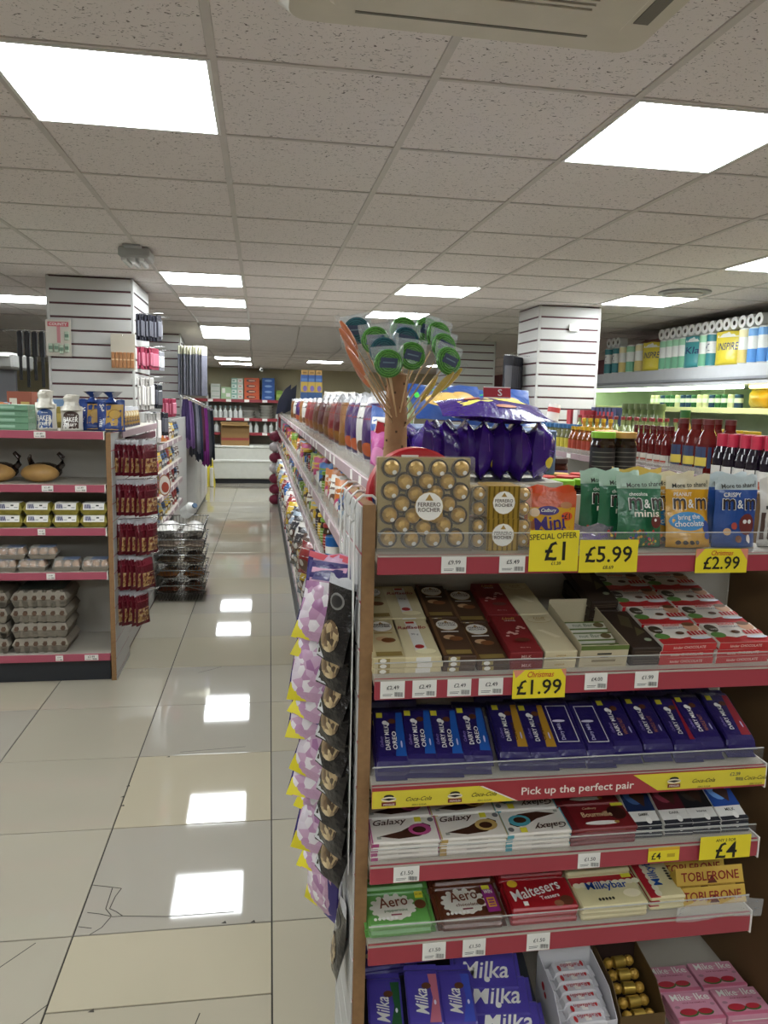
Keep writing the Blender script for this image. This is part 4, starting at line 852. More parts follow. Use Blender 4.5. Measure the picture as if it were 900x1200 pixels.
# blue crisp bags and red tag behind
bb=pouch('snack_bag','snack bag',.26,.2,.07,sm('1d3f7c'),[('D',.4,.4,.25,.2,ink('c9a55a')),('P',[(.05,.55),(.5,.7),(.5,.85),(.05,.7)],ink('3fae3a')),('D',.7,.5,.16,.12,ink('b8923f'))],seed=75)
bb.put(TR(.62,2.42,1.58,-55,0,4),'blue crisp bag with a green band lying behind the purple bags','blue crisp bags')
bb.put(TR(.80,2.52,1.56,-50,0,-6),'blue crisp bag sloping down towards the slatted column','blue crisp bags')
obj('stock_carton',B().bev(.47,.92,2.3,2.75,1.4205,1.56,.004,card('5a6a86')),None,'blue printed carton under the blue crisp bags','carton')
tagb=B().box(-.045,.045,0,.002,0,.035,ink('a81f2c')); tagb.decal(s_front(.09,.035),.09,.035,[('R',0,1,0,.08,WHITE),('R',0,1,.92,1,WHITE),TX('S',.6,.5,.16,WHITE,.6)])
ssg=obj('shelf_sign',tagb,None,'small red and white sign on top of the blue crisp bags','sign',M=TR(.72,2.3,1.655,-10,0,6))
obj('sign_stem',B().tube([(0,.003,-.12),(0,.003,.005)],.002,WHITE,6),ssg)
pouch('snack_bag','snack bag',.14,.2,.05,sm('24509a'),[('D',.4,.5,.3,.2,ink('b07a3a')),('R',.1,.9,.75,.85,WHITE)],seed=76).put(TR(.37,2.22,1.421,0,0,-50),'blue snack bag beside the lollipop trunk')
pouch('sweet_bag','sweet bag',.11,.13,.05,sm('b0408a'),[('D',.5,.5,.3,.2,ink('d88ab8'))],seed=77).put(TR(.335,2.1,1.421,0,0,-60),'magenta sweet bag tucked behind the round red tin')
tg2=B().box(-.022,.022,0,.002,0,.05,ink('a81f2c')); tg2.decal(s_front(.044,.05),.044,.05,[('R',0,1,.94,1,WHITE),('R',0,1,0,.06,WHITE),('R',0,.06,0,1,WHITE),('R',.94,1,0,1,WHITE)])
obj('price_flag',tg2,None,'small red square tag with a white border above the magenta bag','sign',M=TR(.342,2.2,1.53,0,12,-40))
# ---------------------------------------------------------------- lollipops
WOOD=mat('8f6a47',.65,var=.3,vscale=25,bump=.3,bscale=40); STK=mat('c2a47c',.6)
tr_=empty('lollipop_stand','brown carved trunk holding the fan of swirl lollipops','stand',loc=(.356,2.02,1.421))
tk=B(); 
prof=[(.034,0),(.0345,.05),(.031,.1),(.030,.16),(.029,.2),(.028,.24),(.029,.285),(.024,.29),(0,.29)]
tk.lathe(prof,WOOD,18); obj('trunk',tk,tr_)
hb=B()
for q in range(30): a=2*PI*(q*.381966); z=.03+.0085*q; hb.lathe([(0,.0),(.003,.0)],DARK,6,c=(0,0,0),axis='y'); 
hb=B()
for q in range(34):
    a=q*2.4; z=.02+.0078*q; r=.0335-.006*min(1,z/.24); hb.box(r*math.cos(a)-.0025,r*math.cos(a)+.0025,r*math.sin(a)-.0025,r*math.sin(a)+.0025,z-.003,z+.003,mat('4d3521',.8))
o=obj('stick_holes',hb,tr_); o['kind']='stuff'
GRN=['2a6a22','58a23c','1d5220','3f8a2c']; BLU=['173a5a','245e66','12304a','24507a']
SWG=swirl('1d4a1c','63a848'); SWB=swirl('12283e','2f6a70')
def lolly(c,kind,label):
    cx,cy,cz=c
    base=Vector((.356+(cx-.356)*.16,2.02+(cy-2.02)*.3-.02,1.421+.17+.5*(cz-1.72)))
    top=Vector(c); d=(top-base).normalized()
    root=empty('lollipop',label,'lollipop','swirl lollipops',loc=top)
    obj('stick',B().tube([base-top,Vector((0,0,0))-d*.02],.0022,STK,6),root)
    if kind in 'gb':
        pal=GRN if kind=='g' else BLU; R_=.037
        cd=B(); n=5
        rings=[]
        for q in range(n): r0=R_*(q)/n; r1=R_*(q+1)/n; rings+= [(r0,-.005,),((r0+r1)/2,-.009,mat(pal[q%4],.25)),(r1,-.005,mat(pal[(q+1)%4],.25))]
        sw=SWG if kind=='g' else SWB; cd.lathe([(0,-.009),(R_*.6,-.0085),(R_*.92,-.006),(R_,0),(R_*.92,.006),(0,.007)],sw,22,axis='y')
        lb=B().decal(lambda u,v,e:((u-.5)*.05,-.0096-e,(v-.5)*.03),.05,.03,[('P',[(.0,.15),(.85,.0),(1,.8),(.15,1)],ink('1c3050')),('P',[(.2,.5),(.8,.4),(.82,.5),(.22,.62)],ink('5d7a86'))])
        fl=B().prism([(-.036,.0075,-.02),(.036,.0075,-.02),(.043,.0075,.046),(-.043,.0075,.046)],(0,.0005,0),mat('dfe6ea',.15,var=0,alpha=.25,bump=.6,bscale=50,spec=.5))
        rz=math.degrees(math.atan2((cx-.356),.35))*.9
        R=TR(0,0,0,-8,d.x*25,rz)
        k=obj('candy_disc',cd,root,M=R); obj('paper_label',lb,k); obj('clear_wrapper',fl,root,M=R)
    else:
        col=mat('c4692c',.3,bump=.5,bscale=30) if kind=='o' else mat('b99a1e',.3,bump=.4,bscale=30)
        L=.085; P=[d*(L*(t/6-.4)) for t in range(7)]; b=B()
        for i in range(6):
            rr=lambda t:.0095*math.sin(PI*(t+.35)/6.7)**.6
            b.tube([P[i],P[i+1]],rr(i),col,8,rr(i+1),cap=False)
        k=obj('candy_twist',b,root); obj('clear_wrapper',B().tube([P[0]*1.2,P[2]*1.05,P[5]*1.05,P[6]*1.35],.015,mat('dfe6ea',.1,var=0,alpha=.08,bump=.6,bscale=50,spec=.5),8,.006),root)
LP=[((.251,2.06,1.819),'b','dark teal swirl lollipop at the upper left of the bunch'),((.296,2.02,1.793),'g','green swirl lollipop second from the left in the upper row'),((.315,1.995,1.765),'b','dark teal swirl lollipop wedged between two green ones on the left'),((.322,1.96,1.732),'g','green swirl lollipop hanging lowest in the left cluster'),((.379,2.07,1.826),'g','green swirl lollipop highest in the middle'),((.378,2.03,1.796),'b','dark teal swirl lollipop in the middle cluster'),((.386,1.98,1.754),'g','green swirl lollipop lowest in the middle cluster'),((.443,2.07,1.827),'g','green swirl lollipop turned edge-on at the upper right'),((.471,2.05,1.815),'g','green swirl lollipop at the right of the top row'),((.477,2.01,1.782),'g','green swirl lollipop in the middle of the right cluster'),((.481,1.97,1.744),'g','green and blue swirl lollipop lowest on the right'),
 ((.232,2.03,1.797),'o','orange twist lollipop at the top left'),((.228,1.99,1.775),'o','orange twist lollipop second down on the left'),((.245,2.02,1.745),'o','orange twist lollipop third down on the left'),((.242,1.96,1.728),'o','orange twist lollipop fourth down on the left'),((.262,2.0,1.70),'o','orange twist lollipop lowest on the left'),((.462,1.97,1.677),'y','yellow twist lollipop at the lower right'),((.49,2.0,1.69),'y','yellow twist lollipop outermost at the lower right'),((.44,2.03,1.665),'y','yellow twist lollipop nearest the trunk')]
for c,k,l in LP: lolly(c,k,l)
# ---------------------------------------------------------------- jars on the right side
def jar(r,h,body,lid,lidh,label,lab2,name='jar'):
    b=B().lathe([(0,0),(r*.95,0),(r,.005),(r,h*.72),(r*.9,h*.8),(r*.88,h-lidh)],mat(body,.12,var=.2,vscale=30),16)
    l=B().lathe([(r*.97,h-lidh),(r*.99,h-lidh+.002),(r*.99,h-.002),(r*.96,h),(0,h)],mat(lid,.4),18)
    n=12; lb=B()
    V=[((r+.0008)*math.cos(-PI/2+(k/n-.5)*3.6),(r+.0008)*math.sin(-PI/2+(k/n-.5)*3.6),z) for z in (h*.1,h*.66) for k in range(n+1)]
    lb.add(V,[(k,k+1,n+2+k,n+1+k) for k in range(n)],ink(label),True)
    for q in range(5):
        z0=h*.15+q*h*.1; V=[((r+.0014)*math.cos(-PI/2+(k/n-.5)*2.6),(r+.0014)*math.sin(-PI/2+(k/n-.5)*2.6),z) for z in (z0,z0+h*.02) for k in range(n+1)]
        lb.add(V,[(k,k+1,n+2+k,n+1+k) for k in range(n)],ink(lab2),True)
    return T(name,'jar',b,[('lid',l),('label',lb)])
jt={'green':jar(.04,.15,'2a1c10','7fae2c',.02,'1d1a18','6a665e'),'red':jar(.04,.15,'2a1c10','a02a26',.018,'1d1a18','6a665e'),'tan':jar(.04,.15,'2a1c10','b98f4a',.02,'1d1a18','6a665e')}
js={'green':jar(.041,.095,'2a1c10','7fae2c',.018,'1d1a18','6a665e'),'red':jar(.041,.095,'2a1c10','b8342e',.016,'1d1a18','6a665e'),'tan':jar(.041,.095,'2a1c10','b98f4a',.02,'1d1a18','6a665e')}
low=[(.945,2.3,'green'),(1.035,2.32,'green'),(1.12,2.32,'tan'),(.93,2.43,'red'),(1.02,2.43,'red'),(1.11,2.43,'red'),(1.19,2.43,'red'),(.93,2.53,'red'),(1.02,2.53,'tan'),(1.11,2.53,'red'),(1.195,2.53,'tan')]
seen={}
for x,y,c in low:
    seen[c]=seen.get(c,0)+1; js[c].put(TR(x,y,1.3105),f'squat dark jar with a {c} lid in the lower layer, {ORD[seen[c]-1]} of its colour','dark jars')
for x,y,c,n in ((1.122,2.38,'green','at the left'),(1.207,2.40,'tan','at the right end'),(1.175,2.475,'red','peeping between the others'),(1.215,2.56,'tan','behind the right one')):
    jt[c].put(TR(x-.01,y,1.4062),f'tall dark jar with a {c} lid stacked on top {n}','dark jars')
jam=jar(.036,.1,'3a1a12','3a2a26',.014,'5d4a7a','d8d4e0'); jam.put(TR(1.12,2.78,1.3105) @ Matrix.Diagonal((1.1,1.1,1.3,1)),'small jam jar with a purple label and dark lid standing apart')
tins=B().lathe([(0,0),(.05,0),(.05,.028),(.047,.03),(0,.03)],mat('b9b2a0',.3,.5),18)
tt=T('flat_tin','tin',tins,[('lid',B().lathe([(.047,.0302),(.045,.033),(0,.033)],mat('8a8250',.35),18))])
for q in range(4):
    tt.put(TR(1.02,2.7+.0*q,1.3105+.0335*q),f'flat round tin in the short stack behind the jars, {ORD[q]} from the bottom','flat round tins')
    tt.put(TR(1.01,2.9+.0*q,1.3105+.0335*q),f'flat round tin in the farther stack behind the jars, {ORD[q]} from the bottom','flat round tins')
# ---------------------------------------------------------------- assorted goods on the lower left shelves
names={'1f5a9a':'blue','c2a22c':'yellow','8c2424':'dark red','d4d0c8':'white','6a8a2c':'green','b86a24':'orange','2a2a30':'black','5d4030':'brown','8a9aa8':'grey','a83a6a':'pink'}
def ppouch(c,seed): 
    rr=random.Random(seed); cs=list(names)
    return pouch('food_pouch','food pouch',.12,.155,.05,sm(c),[('R',.1,.9,.62,.82,ink(rr.choice(cs))),('D',.5,.35,.3,.16,ink(rr.choice(cs))),('D',.4,.3,.14,.1,ink('d4d0c8'))],seed=seed,nx=6,ny=7)
ppt={c:ppouch(c,80+i) for i,c in enumerate(names)}
pjar={c:jar(.034,.13,'3a2a1a',c,.016,c,'d4d0c8','food_jar') for c in ('2a2a30','c2a22c','8c2424','6a8a2c')}
pcan={}
for c in ('1f5a9a','8c2424','c2a22c','d4d0c8','6a8a2c'):
    can=B().lathe([(0,0),(.034,0),(.0355,.003),(.0355,.097),(.034,.1),(0,.099)],mat(c,.3,.2),14); pcan[c]=T('food_can','can',can,[('rim',B().lathe([(.0345,.1),(.036,.102),(.033,.1025)],CHROME,14)),('label_band',B().lathe([(.0358,.03),(.0358,.06)],ink('d4d0c8'),14))])
def along(level,x,z,y0,y1,step,rows,seed,words,fac=1.0):
    rr=random.Random(seed); y=y0; n=0; cntc={}
    while y<y1:
        for r in range(rows):
            t=rr.random()
            if t<.55: c=rr.choice(list(ppt)); tm=ppt[c]; M=face_left(x+.035+.08*r,y+.02*rr.random(),z+.0005,-5,25+10*rr.random()); kind='food pouch'
            elif t<.75: c=rr.choice(list(pjar)); tm=pjar[c]; M=TR(x+.04+.08*r,y,z+.0005); kind='jar'
            else: c=rr.choice(list(pcan)); tm=pcan[c]; M=TR(x+.04+.08*r,y,z+.0005); kind='can'
            key=(c,kind); cntc[key]=cntc.get(key,0)+1
            tm.put(M @ Matrix.Diagonal((fac,fac,fac,1)),f'{names[c]} {kind}, {ORD[cntc[key]-1]} of its kind on the {words}','assorted goods on the central gondola')
        y+=step*(1+.02*n); n+=1
along('mid',.285,1.17,2.25,10.5,.145,2,5,'central gondola upper shelf')
along('low',.265,.975,3.15,10.5,.15,2,6,'central gondola lower shelf')
# bottom shelf: bulky packs bulging into the aisle
rr=random.Random(12)
bigc=['d4d0c8','1f5a9a','2a2a30','c2a22c','8a9aa8','5d4030','d4d0c8','8c2424']
bigs={c:pouch('bulk_pack','food pack',.24,.2,.13,foil(c,.25,.8,18),[('R',.1,.9,.55,.8,ink('d4d0c8' if c!='d4d0c8' else '6a7a9a')),('D',.5,.3,.3,.18,ink('5d4030' if c!='5d4030' else 'c2a22c')),('D',.4,.35,.12,.1,ink('d4d0c8'))],seed=90+i,nx=7,ny=7) for i,c in enumerate(dict.fromkeys(bigc))}
y=4.6; n=0; cc2={}
while y<11.6:
    for lay_ in range(3):
        c=rr.choice(bigc); cc2[c]=cc2.get(c,0)+1
        bigs[c].put(face_left(.34+.02*rr.random()-.03*lay_,y+.04*rr.random(),.172+.2*lay_,-12,20+20*rr.random()),f'{names[c]} bulky pack at the gondola foot, {ORD[cc2[c]-1]} from the near end','bulky packs at the gondola foot')
    y+=.27; n+=1
slv=pouch('foil_pack','food pack',.2,.14,.11,mat('8f8a86',.15,.7,.3,12,.9,22),[('R',.2,.8,.3,.6,ink('5d5248')),('D',.5,.7,.2,.1,ink('b8b2a8'))],seed=99)
for q in range(9): slv.put(face_left(.345-.02*(q%3),2.75+.24*(q//3)+.03*(q%3),.172+.14*(q%3),-14,25+6*math.sin(q*2)),f'shiny silver wrapped pack in the near heap by the floor, {ORD[q]} one','silver wrapped packs')
gb=flat('food_carton','carton',.2,.12,.07,card('c4c29a'),[('R',.1,.9,.2,.4,ink('7a8a4a')),('D',.7,.7,.15,.15,ink('7a8a4a'))],[('R',.1,.9,.6,.85,ink('7a8a4a')),('R',.2,.6,.2,.35,ink('4a4a3a'))])
for q in range(4): gb.put(TR(.34,3.5+.0*q,.60+.072*q,0,0,-72),f'pale green carton stacked near the bags, {ORD[q]} from the bottom','pale green cartons')
obj('stock_box',B().bev(.29,.46,3.38,3.68,.171,.599,.004,card('4a4238')),None,'dark stock box under the pale green cartons','box')
# maroon rack at the far end
rk=empty('net_rack','red metal rack with maroon net bundles at the far end of the gondola','rack')
for x,y in ((.3,12.25),(.62,12.25),(.62,12.55)): obj('post',B().bev(x-.018,x+.018,y-.018,y+.018,0,1.42,.003,mat('8c1c26',.4)),rk)
for z in (.25,.6,.95,1.38): obj('cross_bar',B().box(.3,.62,12.24,12.26,z-.012,z+.012,mat('8c1c26',.4)),rk)
mg=mat('7a1f3c',.6,bump=.6,bscale=30)
for q in range(7):
    for s_ in range(2):
        x=.24+.13*s_; z=.1+.165*q
        b=B().ball((0,0,0),.105,mg if not (q==3 or q==5) else mat('c9c2c4',.5,bump=.5),10,7,(1,.9,.78)).tube([(0,0,.07),(0.01,0,.1)],.012,mg,6)
        obj('net_bundle',b,None,f'{"maroon" if not (q==3 or q==5) else "pale"} net bundle in the {("left","right")[s_]} column by the red post, {ORD[q]} from the floor','net bundle','maroon net bundles',M=TR(x,12.1,z-.015))
# dark leaf shapes and boxes on the far gondola top
for q,(x,y) in enumerate(((.33,11.6),(.42,11.75))):
    pts=[(0,0,0),(.1,0,.05),(.16,0,.2),(.17,0,.36),(.1,0,.3),(.03,0,.18)]
    b=B().prism(pts,(0,.03,0),mat('1d2340',.3)); obj('folded_umbrella',b,None,f'dark blue folded umbrella standing at the far end, {("left","right")[q]} one','umbrella','folded umbrellas',M=TR(x-.1,y,1.421) @ Matrix.Diagonal((1.3,1,1.25,1)))
cerx=flat('cereal_box','box',.085,.06,.3,card('3f64a8'),[],[('R',.0,1,.3,.72,ink('c9a84a')),('D',.6,.45,.3,.12,ink('7a6ab0')),('R',.1,.9,.75,.86,ink('5d86c0')),('R',0,1,0,.3,ink('34588a'))])
for q in range(3): cerx.put(TR(.535+.088*q,9.6,1.65),f'blue and yellow tall box on the far stack, {ORD[q]} from the left','tall blue and yellow boxes')
tanx=flat('small_carton','carton',.075,.06,.06,card('c49a5a'),[],[('R',.2,.8,.3,.6,ink('8a6a34'))])
for q in range(3): tanx.put(TR(.54+.086*q,9.6,1.9502),f'tan carton on top of the tall blue and yellow boxes, {ORD[q]} from the left','tan cartons')
obj('stock_carton',B().bev(.47,.8,9.58,9.9,1.421,1.649,.004,card('4a6a96')),None,'blue carton under the tall blue and yellow boxes','carton')
for q,(x,y,c,h) in enumerate(((.62,7.6,'5d2a28',.16),(.66,8.4,'4a2420',.2),(.62,8.9,'6a3028',.17),(.6,6.9,'c9c4bc',.3))):
    pouch('goods_bag','bag',.3,h,.12,sm(c),[('R',.2,.8,.4,.6,ink('8a5a4a'))],seed=120+q).put(TR(x+.1,y,1.421,0,0,-30),f'{("dark red","dark maroon","red-brown","tall white")[q]} bag on the far gondola top')
# ================================================================ LEFT END UNIT
LY=4.457
lu=empty('end_shelving','end shelving unit on the left with bread and egg boxes','shelving')
LX0,LX1=-1.845,-.847
RAILL=mat('a85062',.4,var=.06,vscale=5)
slat_panel(lu,-.822,1,LY,LY+.44,0,1.43,CHIP)
slat_panel(lu,-1.87,-1,LY,LY+.44,0,1.43,CHIP)
obj('back_panel',B().box(LX0,LX1,LY+.43,LY+.44,.05,1.40,BOARD),lu)
obj('base',B().box(LX0,LX1-.01,LY+.02,LY+.42,0,.12,mat('24272d',.4)).box(LX0,LX1-.005,LY,LY+.43,.145,.164,SHELFM),lu)
obj('price_rail',B().bev(LX0,LX1-.004,LY-.008,LY-.0005,.122,.164,.001,RAILL),lu)
LS={1.435:[(-1.19,.06)],1.139:[(-1.16,.06),(-.985,.06)],.895:[(-1.2,.04)],.642:[(-1.16,.045)],.164:[(-1.13,.04),(-.955,.075)]}
lsh={}
for z in LS:
    if z>.2:
        d=.43 if z<1.4 else .43
        lsh[z]=obj('shelf',B().box(LX0+.001,LX1-.006,LY,LY+.428,z-.018,z,SHELFM),lu)
        obj('price_rail',B().bev(LX0,LX1-.012,LY-.008,LY-.0005,z-.042,z,.001,RAILL),lsh[z]); obj('end_bracket',B().box(LX1-.0115,LX1-.006,LY-.008,LY+.05,z-.046,z+.003,WHITE),lsh[z])
    for x,w_ in LS[z]: obj('price_tag',tag_mesh(w_,.034,'£1.49') if z>.2 else tag_mesh(w_,.032,'£3.99'),lsh.get(z,lu),M=TR(x,LY-.0095,z-.021))
def loaf(lab,seed,tie,body='cfccc4'):
    w,h,d=.115,.15,.11; b=pouch('bread_bag','bread',w,.15,d*1.1,mat(body,.3,var=.1,bump=.5,bscale=30),[('R',.14,.86,.1,.62,ink(lab)),('D',.5,.62,.36,.18,ink(lab)),TX('BAKER',.5,.46,.68,WHITE,.2),TX('STREET',.5,.25,.56,WHITE,.11),TX('We love',.5,.66,.3,WHITE),('R',.2,.8,.84,.9,ink('8a6a44'))],stand=True,seed=seed,bands=((.75,1.1,mat('d6d2c6',.25,var=.1,bump=.6,bscale=35)),))
    tf=B(); n=8
    for i in range(3):
        tf.lathe([(.05,.125),(.034,.155),(.03,.175),(.036,.2+.008*i),(.02,.222),(0,.224)],mat('d6d2c6',.25,var=.1,bump=.6,bscale=35),9,c=(.006*i-.006,.003*i,0))
    b.parts.append(('twisted_neck',tf.mesh('twisted_neck'),[])); return b
zt=1.4355
loaf('2c4a80',131,0).put(TR(-1.176,LY+.08,zt),'white bread bag with a blue printed label on the top shelf')
l2=loaf('3f2a20',132,0); l2.put(TR(-1.04,LY+.08,zt) @ Matrix.Diagonal((1.05,1,.9,1)),'white bread bag with a dark brown printed label on the top shelf')
def soft(seed,txt):
    it=[('R',.34,.96,.05,.86,ink('b08a34')),('D',.66,.55,.24,.16,ink('8a6420')),('D',.66,.55,.2,.13,ink('b8923f')),('P',[(.0,.0),(.5,.0),(.3,.5),(.0,.9)],ink('22387a')),('P',[(.6,0),(1,0),(.95,.2)],ink('22387a'))]+([TX('Soft White',.17,.5,.72,WHITE,.18,-90)] if txt else [TX('White',.17,.5,.5,WHITE,.18,-90)])
    b=pouch('bread_bag','bread',.15,.175,.11,mat('2a427f',.25,bump=.5,bscale=30),it,stand=True,seed=seed)
    nk=B().lathe([(.04,.16),(.014,.185),(.012,.19),(.04,.215),(.05,.22)],mat('2a427f',.25,bump=.5,bscale=30),9).lathe([(.012,.188),(.02,.2),(.045,.222)],SILF,7,c=(.02,0,0))
    b.parts.append(('twisted_neck',nk.mesh('twisted_neck'),[])); return b
soft(133,True).put(TR(-.83,LY+.09,zt),'blue and yellow white-bread bag, front one at the shelf end','blue and yellow bread bags')
soft(134,False).put(TR(-.945,LY+.16,zt),'blue and yellow white-bread bag, second one behind','blue and yellow bread bags')
gp=flat('green_pack','food pack',.17,.2,.034,mat('6f9a7c',.3,var=.2,bump=.3),[('R',.1,.9,.3,.7,ink('a8c4a0'))],[('R',.0,1,.05,.15,ink('3f6a4a')),('R',.05,.6,.4,.8,ink('9ac0a8'))])
for q in range(4):
    for c in range(3): gp.put(TR(-1.34-.175*c+.0*q,LY+.02+.005*math.sin(q+c),zt+.0002+.0345*q),f'green wrapped cracker pack, {ORD[q]} layer from the bottom, {("right","middle","left")[c]} pile','green cracker packs')
# wafer bags in a row along the corner
wf=pouch('wafer_bag','snack bag',.1,.13,.035,foil('b08a34',.3,.5),[('R',.1,.9,.1,.45,ink('4a4a6a')),('D',.5,.65,.3,.15,ink('d8c9a0'))],bands=((.85,1.1,SILF),(0,.1,foil('4a4a6a'))),seed=135)
for q in range(8): wf.put(TR(-.87,LY+.42+.105*q,zt+.0,-6,0,50),f'gold and grey wafer bag in the row on the corner shelf, {ORD[q]} from the front','wafer bags')
obj('corner_shelf',B().box(-.93,-.8,LY+.26,6.2,1.408,1.4345,SHELFM).bev(-.7995,-.792,LY+.22,6.2,1.392,1.435,.001,RAILP),lu)
# crusty bread in dark film
CRU=mat('b08a52',.45,var=.35,vscale=12,bump=.3,bscale=25); DF=mat('241a16',.15,bump=.7,bscale=35,spec=.8)
def crusty():
    b=B().ball((0,0,.05),.095,CRU,16,10,(1.1,.85,.56))
    return T('crusty_loaf','bread',b,[('dark_wrapper',B().ball((.012,.03,.058),.093,DF,14,9,(1.1,.8,.56))),('wrapper_tail',B().tube([(.09,.02,.07),(.12,.01,.1),(.125,0,.14),(.1,0,.165)],.02,DF,7,.012).tube([(-.05,.04,.09),(-.06,.02,.13),(-.05,0,.15)],.018,DF,7,.008))])
crusty().put(TR(-1.235,LY+.14,1.140),'round crusty loaf in dark film, right one of two','crusty loaves'); crusty().put(TR(-1.47,LY+.14,1.140),'round crusty loaf in dark film cut by the left photo edge','crusty loaves')
# yellow six-egg cartons
EC=mat('8f8434',.7,var=.12,vscale=25,bump=.3); 
def eggyellow():
    w,l,h=.145,.1,.068
    b=B().frustum(-w/2,w/2,0,l,.0,.03,0,EC,.016); 
    for q in range(3): b.frustum(-w/2+.012+q*.042,-w/2+.05+q*.042,-.001,.02,.004,.03,.002,EC,.01)
    lid=B().frustum(-w/2-.002,w/2+.002,-.002,l+.002,.0305,.068,.015,EC)
    sf=lambda u,v,e:((u-.5)*(w-.02)+0,-.002-e+.015*v,.0305+v*.0375+e*.3)
    lb=B().decal(sf,w-.02,.045,[('R',.05,.95,.05,1,WHITE),('R',.6,.72,.55,.75,HW),('R',.75,.9,.3,.4,ink('8a8a8a')),('R',.42,.55,.3,.4,ink('8a8a8a'))]+[('P',[(.12+.06*q,.2),(.16+.06*q,.25),(.14+.05*q,.85),(.11+.05*q,.8)],ink('3a3a6a')) for q in range(5)]).box(-w/2+.014,w/2-.014,.016,l-.016,.0682,.0686,WHITE)
    return T('egg_carton','egg carton',b,[('lid',lid),('paper_label',lb)])
ey=eggyellow()
for q in range(2):
    for c in range(5): ey.put(TR(-.925-.1505*c,LY+.012,.8955+.0692*q,0,0,1.5*math.sin(c*3+q)),f'yellow six-egg carton, {("bottom","top")[q]} layer, {ORD[c]} from the right','yellow egg cartons')
EG=mat('b98a62',.5,var=.15); GT=mat('8d8578',.85,var=.12,vscale=25,bump=.4,bscale=50)
def eggclear():
    w,l=.15,.11
    b=B().frustum(-w/2,w/2,0,l,0,.028,0,GT,.012)
    parts=[('clear_lid',B().frustum(-w/2,w/2,0,l,.029,.068,.013,mat('d8d4cc',.1,var=0,alpha=.3,bump=.8,bscale=25,spec=.9))),('paper_label',B().box(-w/2+.05,w/2-.012,.014,l-.014,.0682,.069,ink('7a8aa8')).box(-w/2+.012,-w/2+.05,.014,l-.014,.0682,.069,ink('b8b4aa')))]
    for q in range(3):
        for r in range(2): parts.append(('egg',B().ball((-.048+.048*q,.028+.05*r,.036),.021,EG,10,7,(1,1,1.25))))
    return T('egg_box','egg carton',b,parts)
ecl=eggclear()
for c in range(4): ecl.put(TR(-.925-.156*c-(.03 if c>1 else 0),LY+.012,.6425,0,0,2*math.sin(c*2)),f'clear-lidded egg box, bottom layer, {ORD[c]} from the right','clear egg boxes')
for c in range(2): ecl.put(TR(-1.21-.165*c,LY+.02,.7125,0,0,3*math.sin(c+1)),f'clear-lidded egg box, upper layer, {("right","left")[c]} one','clear egg boxes')
def eggtray():
    w,l,h=.3,.3,.082; b=B().frustum(-w/2,w/2,0,l,.0,.042,.0,GT,.012)
    for q in range(6):
        for s_ in range(2):
            x=-w/2+.025+q*.05
            b.frustum(x-.021,x+.021,-.004+s_*.0,.03,-.004,.03,.003,GT,.012)
    lid=B().frustum(-w/2-.004,w/2+.004,-.005,l+.004,.0425,.078,.018,GT)
    for q in range(5): x=-w/2+.05+q*.05; lid.frustum(x-.02,x+.02,.012,.06,.07,.088,.012,GT)
    parts=[('lid',lid)]
    hole=B()
    for q in range(6):
        x=-w/2+.025+q*.05; parts.append(('egg_window',B().lathe([(0,-.0012),(.013,-.0008),(.016,.012)],mat('5d4636',.8),6,c=(x,-.0045,.05),axis='y',smooth=False)))
    return T('egg_tray','egg tray',b,parts)
et=eggtray()
for q in range(4):
    for c in range(2): et.put(TR(-1.24-.32*c+.004*math.sin(q*3),LY+.03,.169+.0895*q,0,0,1.5*math.sin(q*2+c)),f'grey cardboard egg tray, {("bottom","second","third","top")[q]} of the {("right","left")[c]} stack','grey egg trays')
obj('printed_sheet',B().box(-1.37,-1.12,LY+.1,LY+.3,.5255,.527,mat('4a524a',.5)),None,'dark printed sheet lying on the right egg tray stack','sheet')
# ---------------------------------------------------------------- nut bags on prongs at the aisle side
NUTS2=cells(('b8925a','8a5a34','c9b08a','6a2a24'),70,.3); NB_=foil('5d1722',.22,.7,30)
def nut(seed):
    rr=random.Random(seed)
    return pouch('nut_bag','snack bag',.12,.205,.03,NB_,[('R',.1,.9,.7,.9,ink('7a2030'))]+[('R',.12,.88,.1,.5,NUTS2)],bands=((.92,1.1,SILF),),back=NB_,seed=seed,nx=6,ny=8)
nts=[nut(141),nut(142)]
prong=B().tube([(-.82,0,0),(-.60,0,.012),(-.59,0,.022)],.003,CHROME,6)
NL=('top','second','middle','fourth','lowest')
for r,(z,n) in enumerate(((1.385,7),(1.155,7),(.925,7),(.715,6),(.50,5))):
    T('wire_prong','hook',prong).put(TR(0,LY+.13,z),f'wire prong carrying nut bags on the left panel, {NL[r]} row','wire prongs')
    for q in range(n):
        nts[q%2].put(TR(-.798+.029*q,LY+.13+.01*math.sin(q*2+r),z-.205,0,0,58+6*math.sin(q*3+r)) @ TR(0,0,0,-3,3*math.sin(q),0),f'dark red nut bag hanging on the {NL[r]} prong, {ORD[q]} from the panel','dark red nut bags')
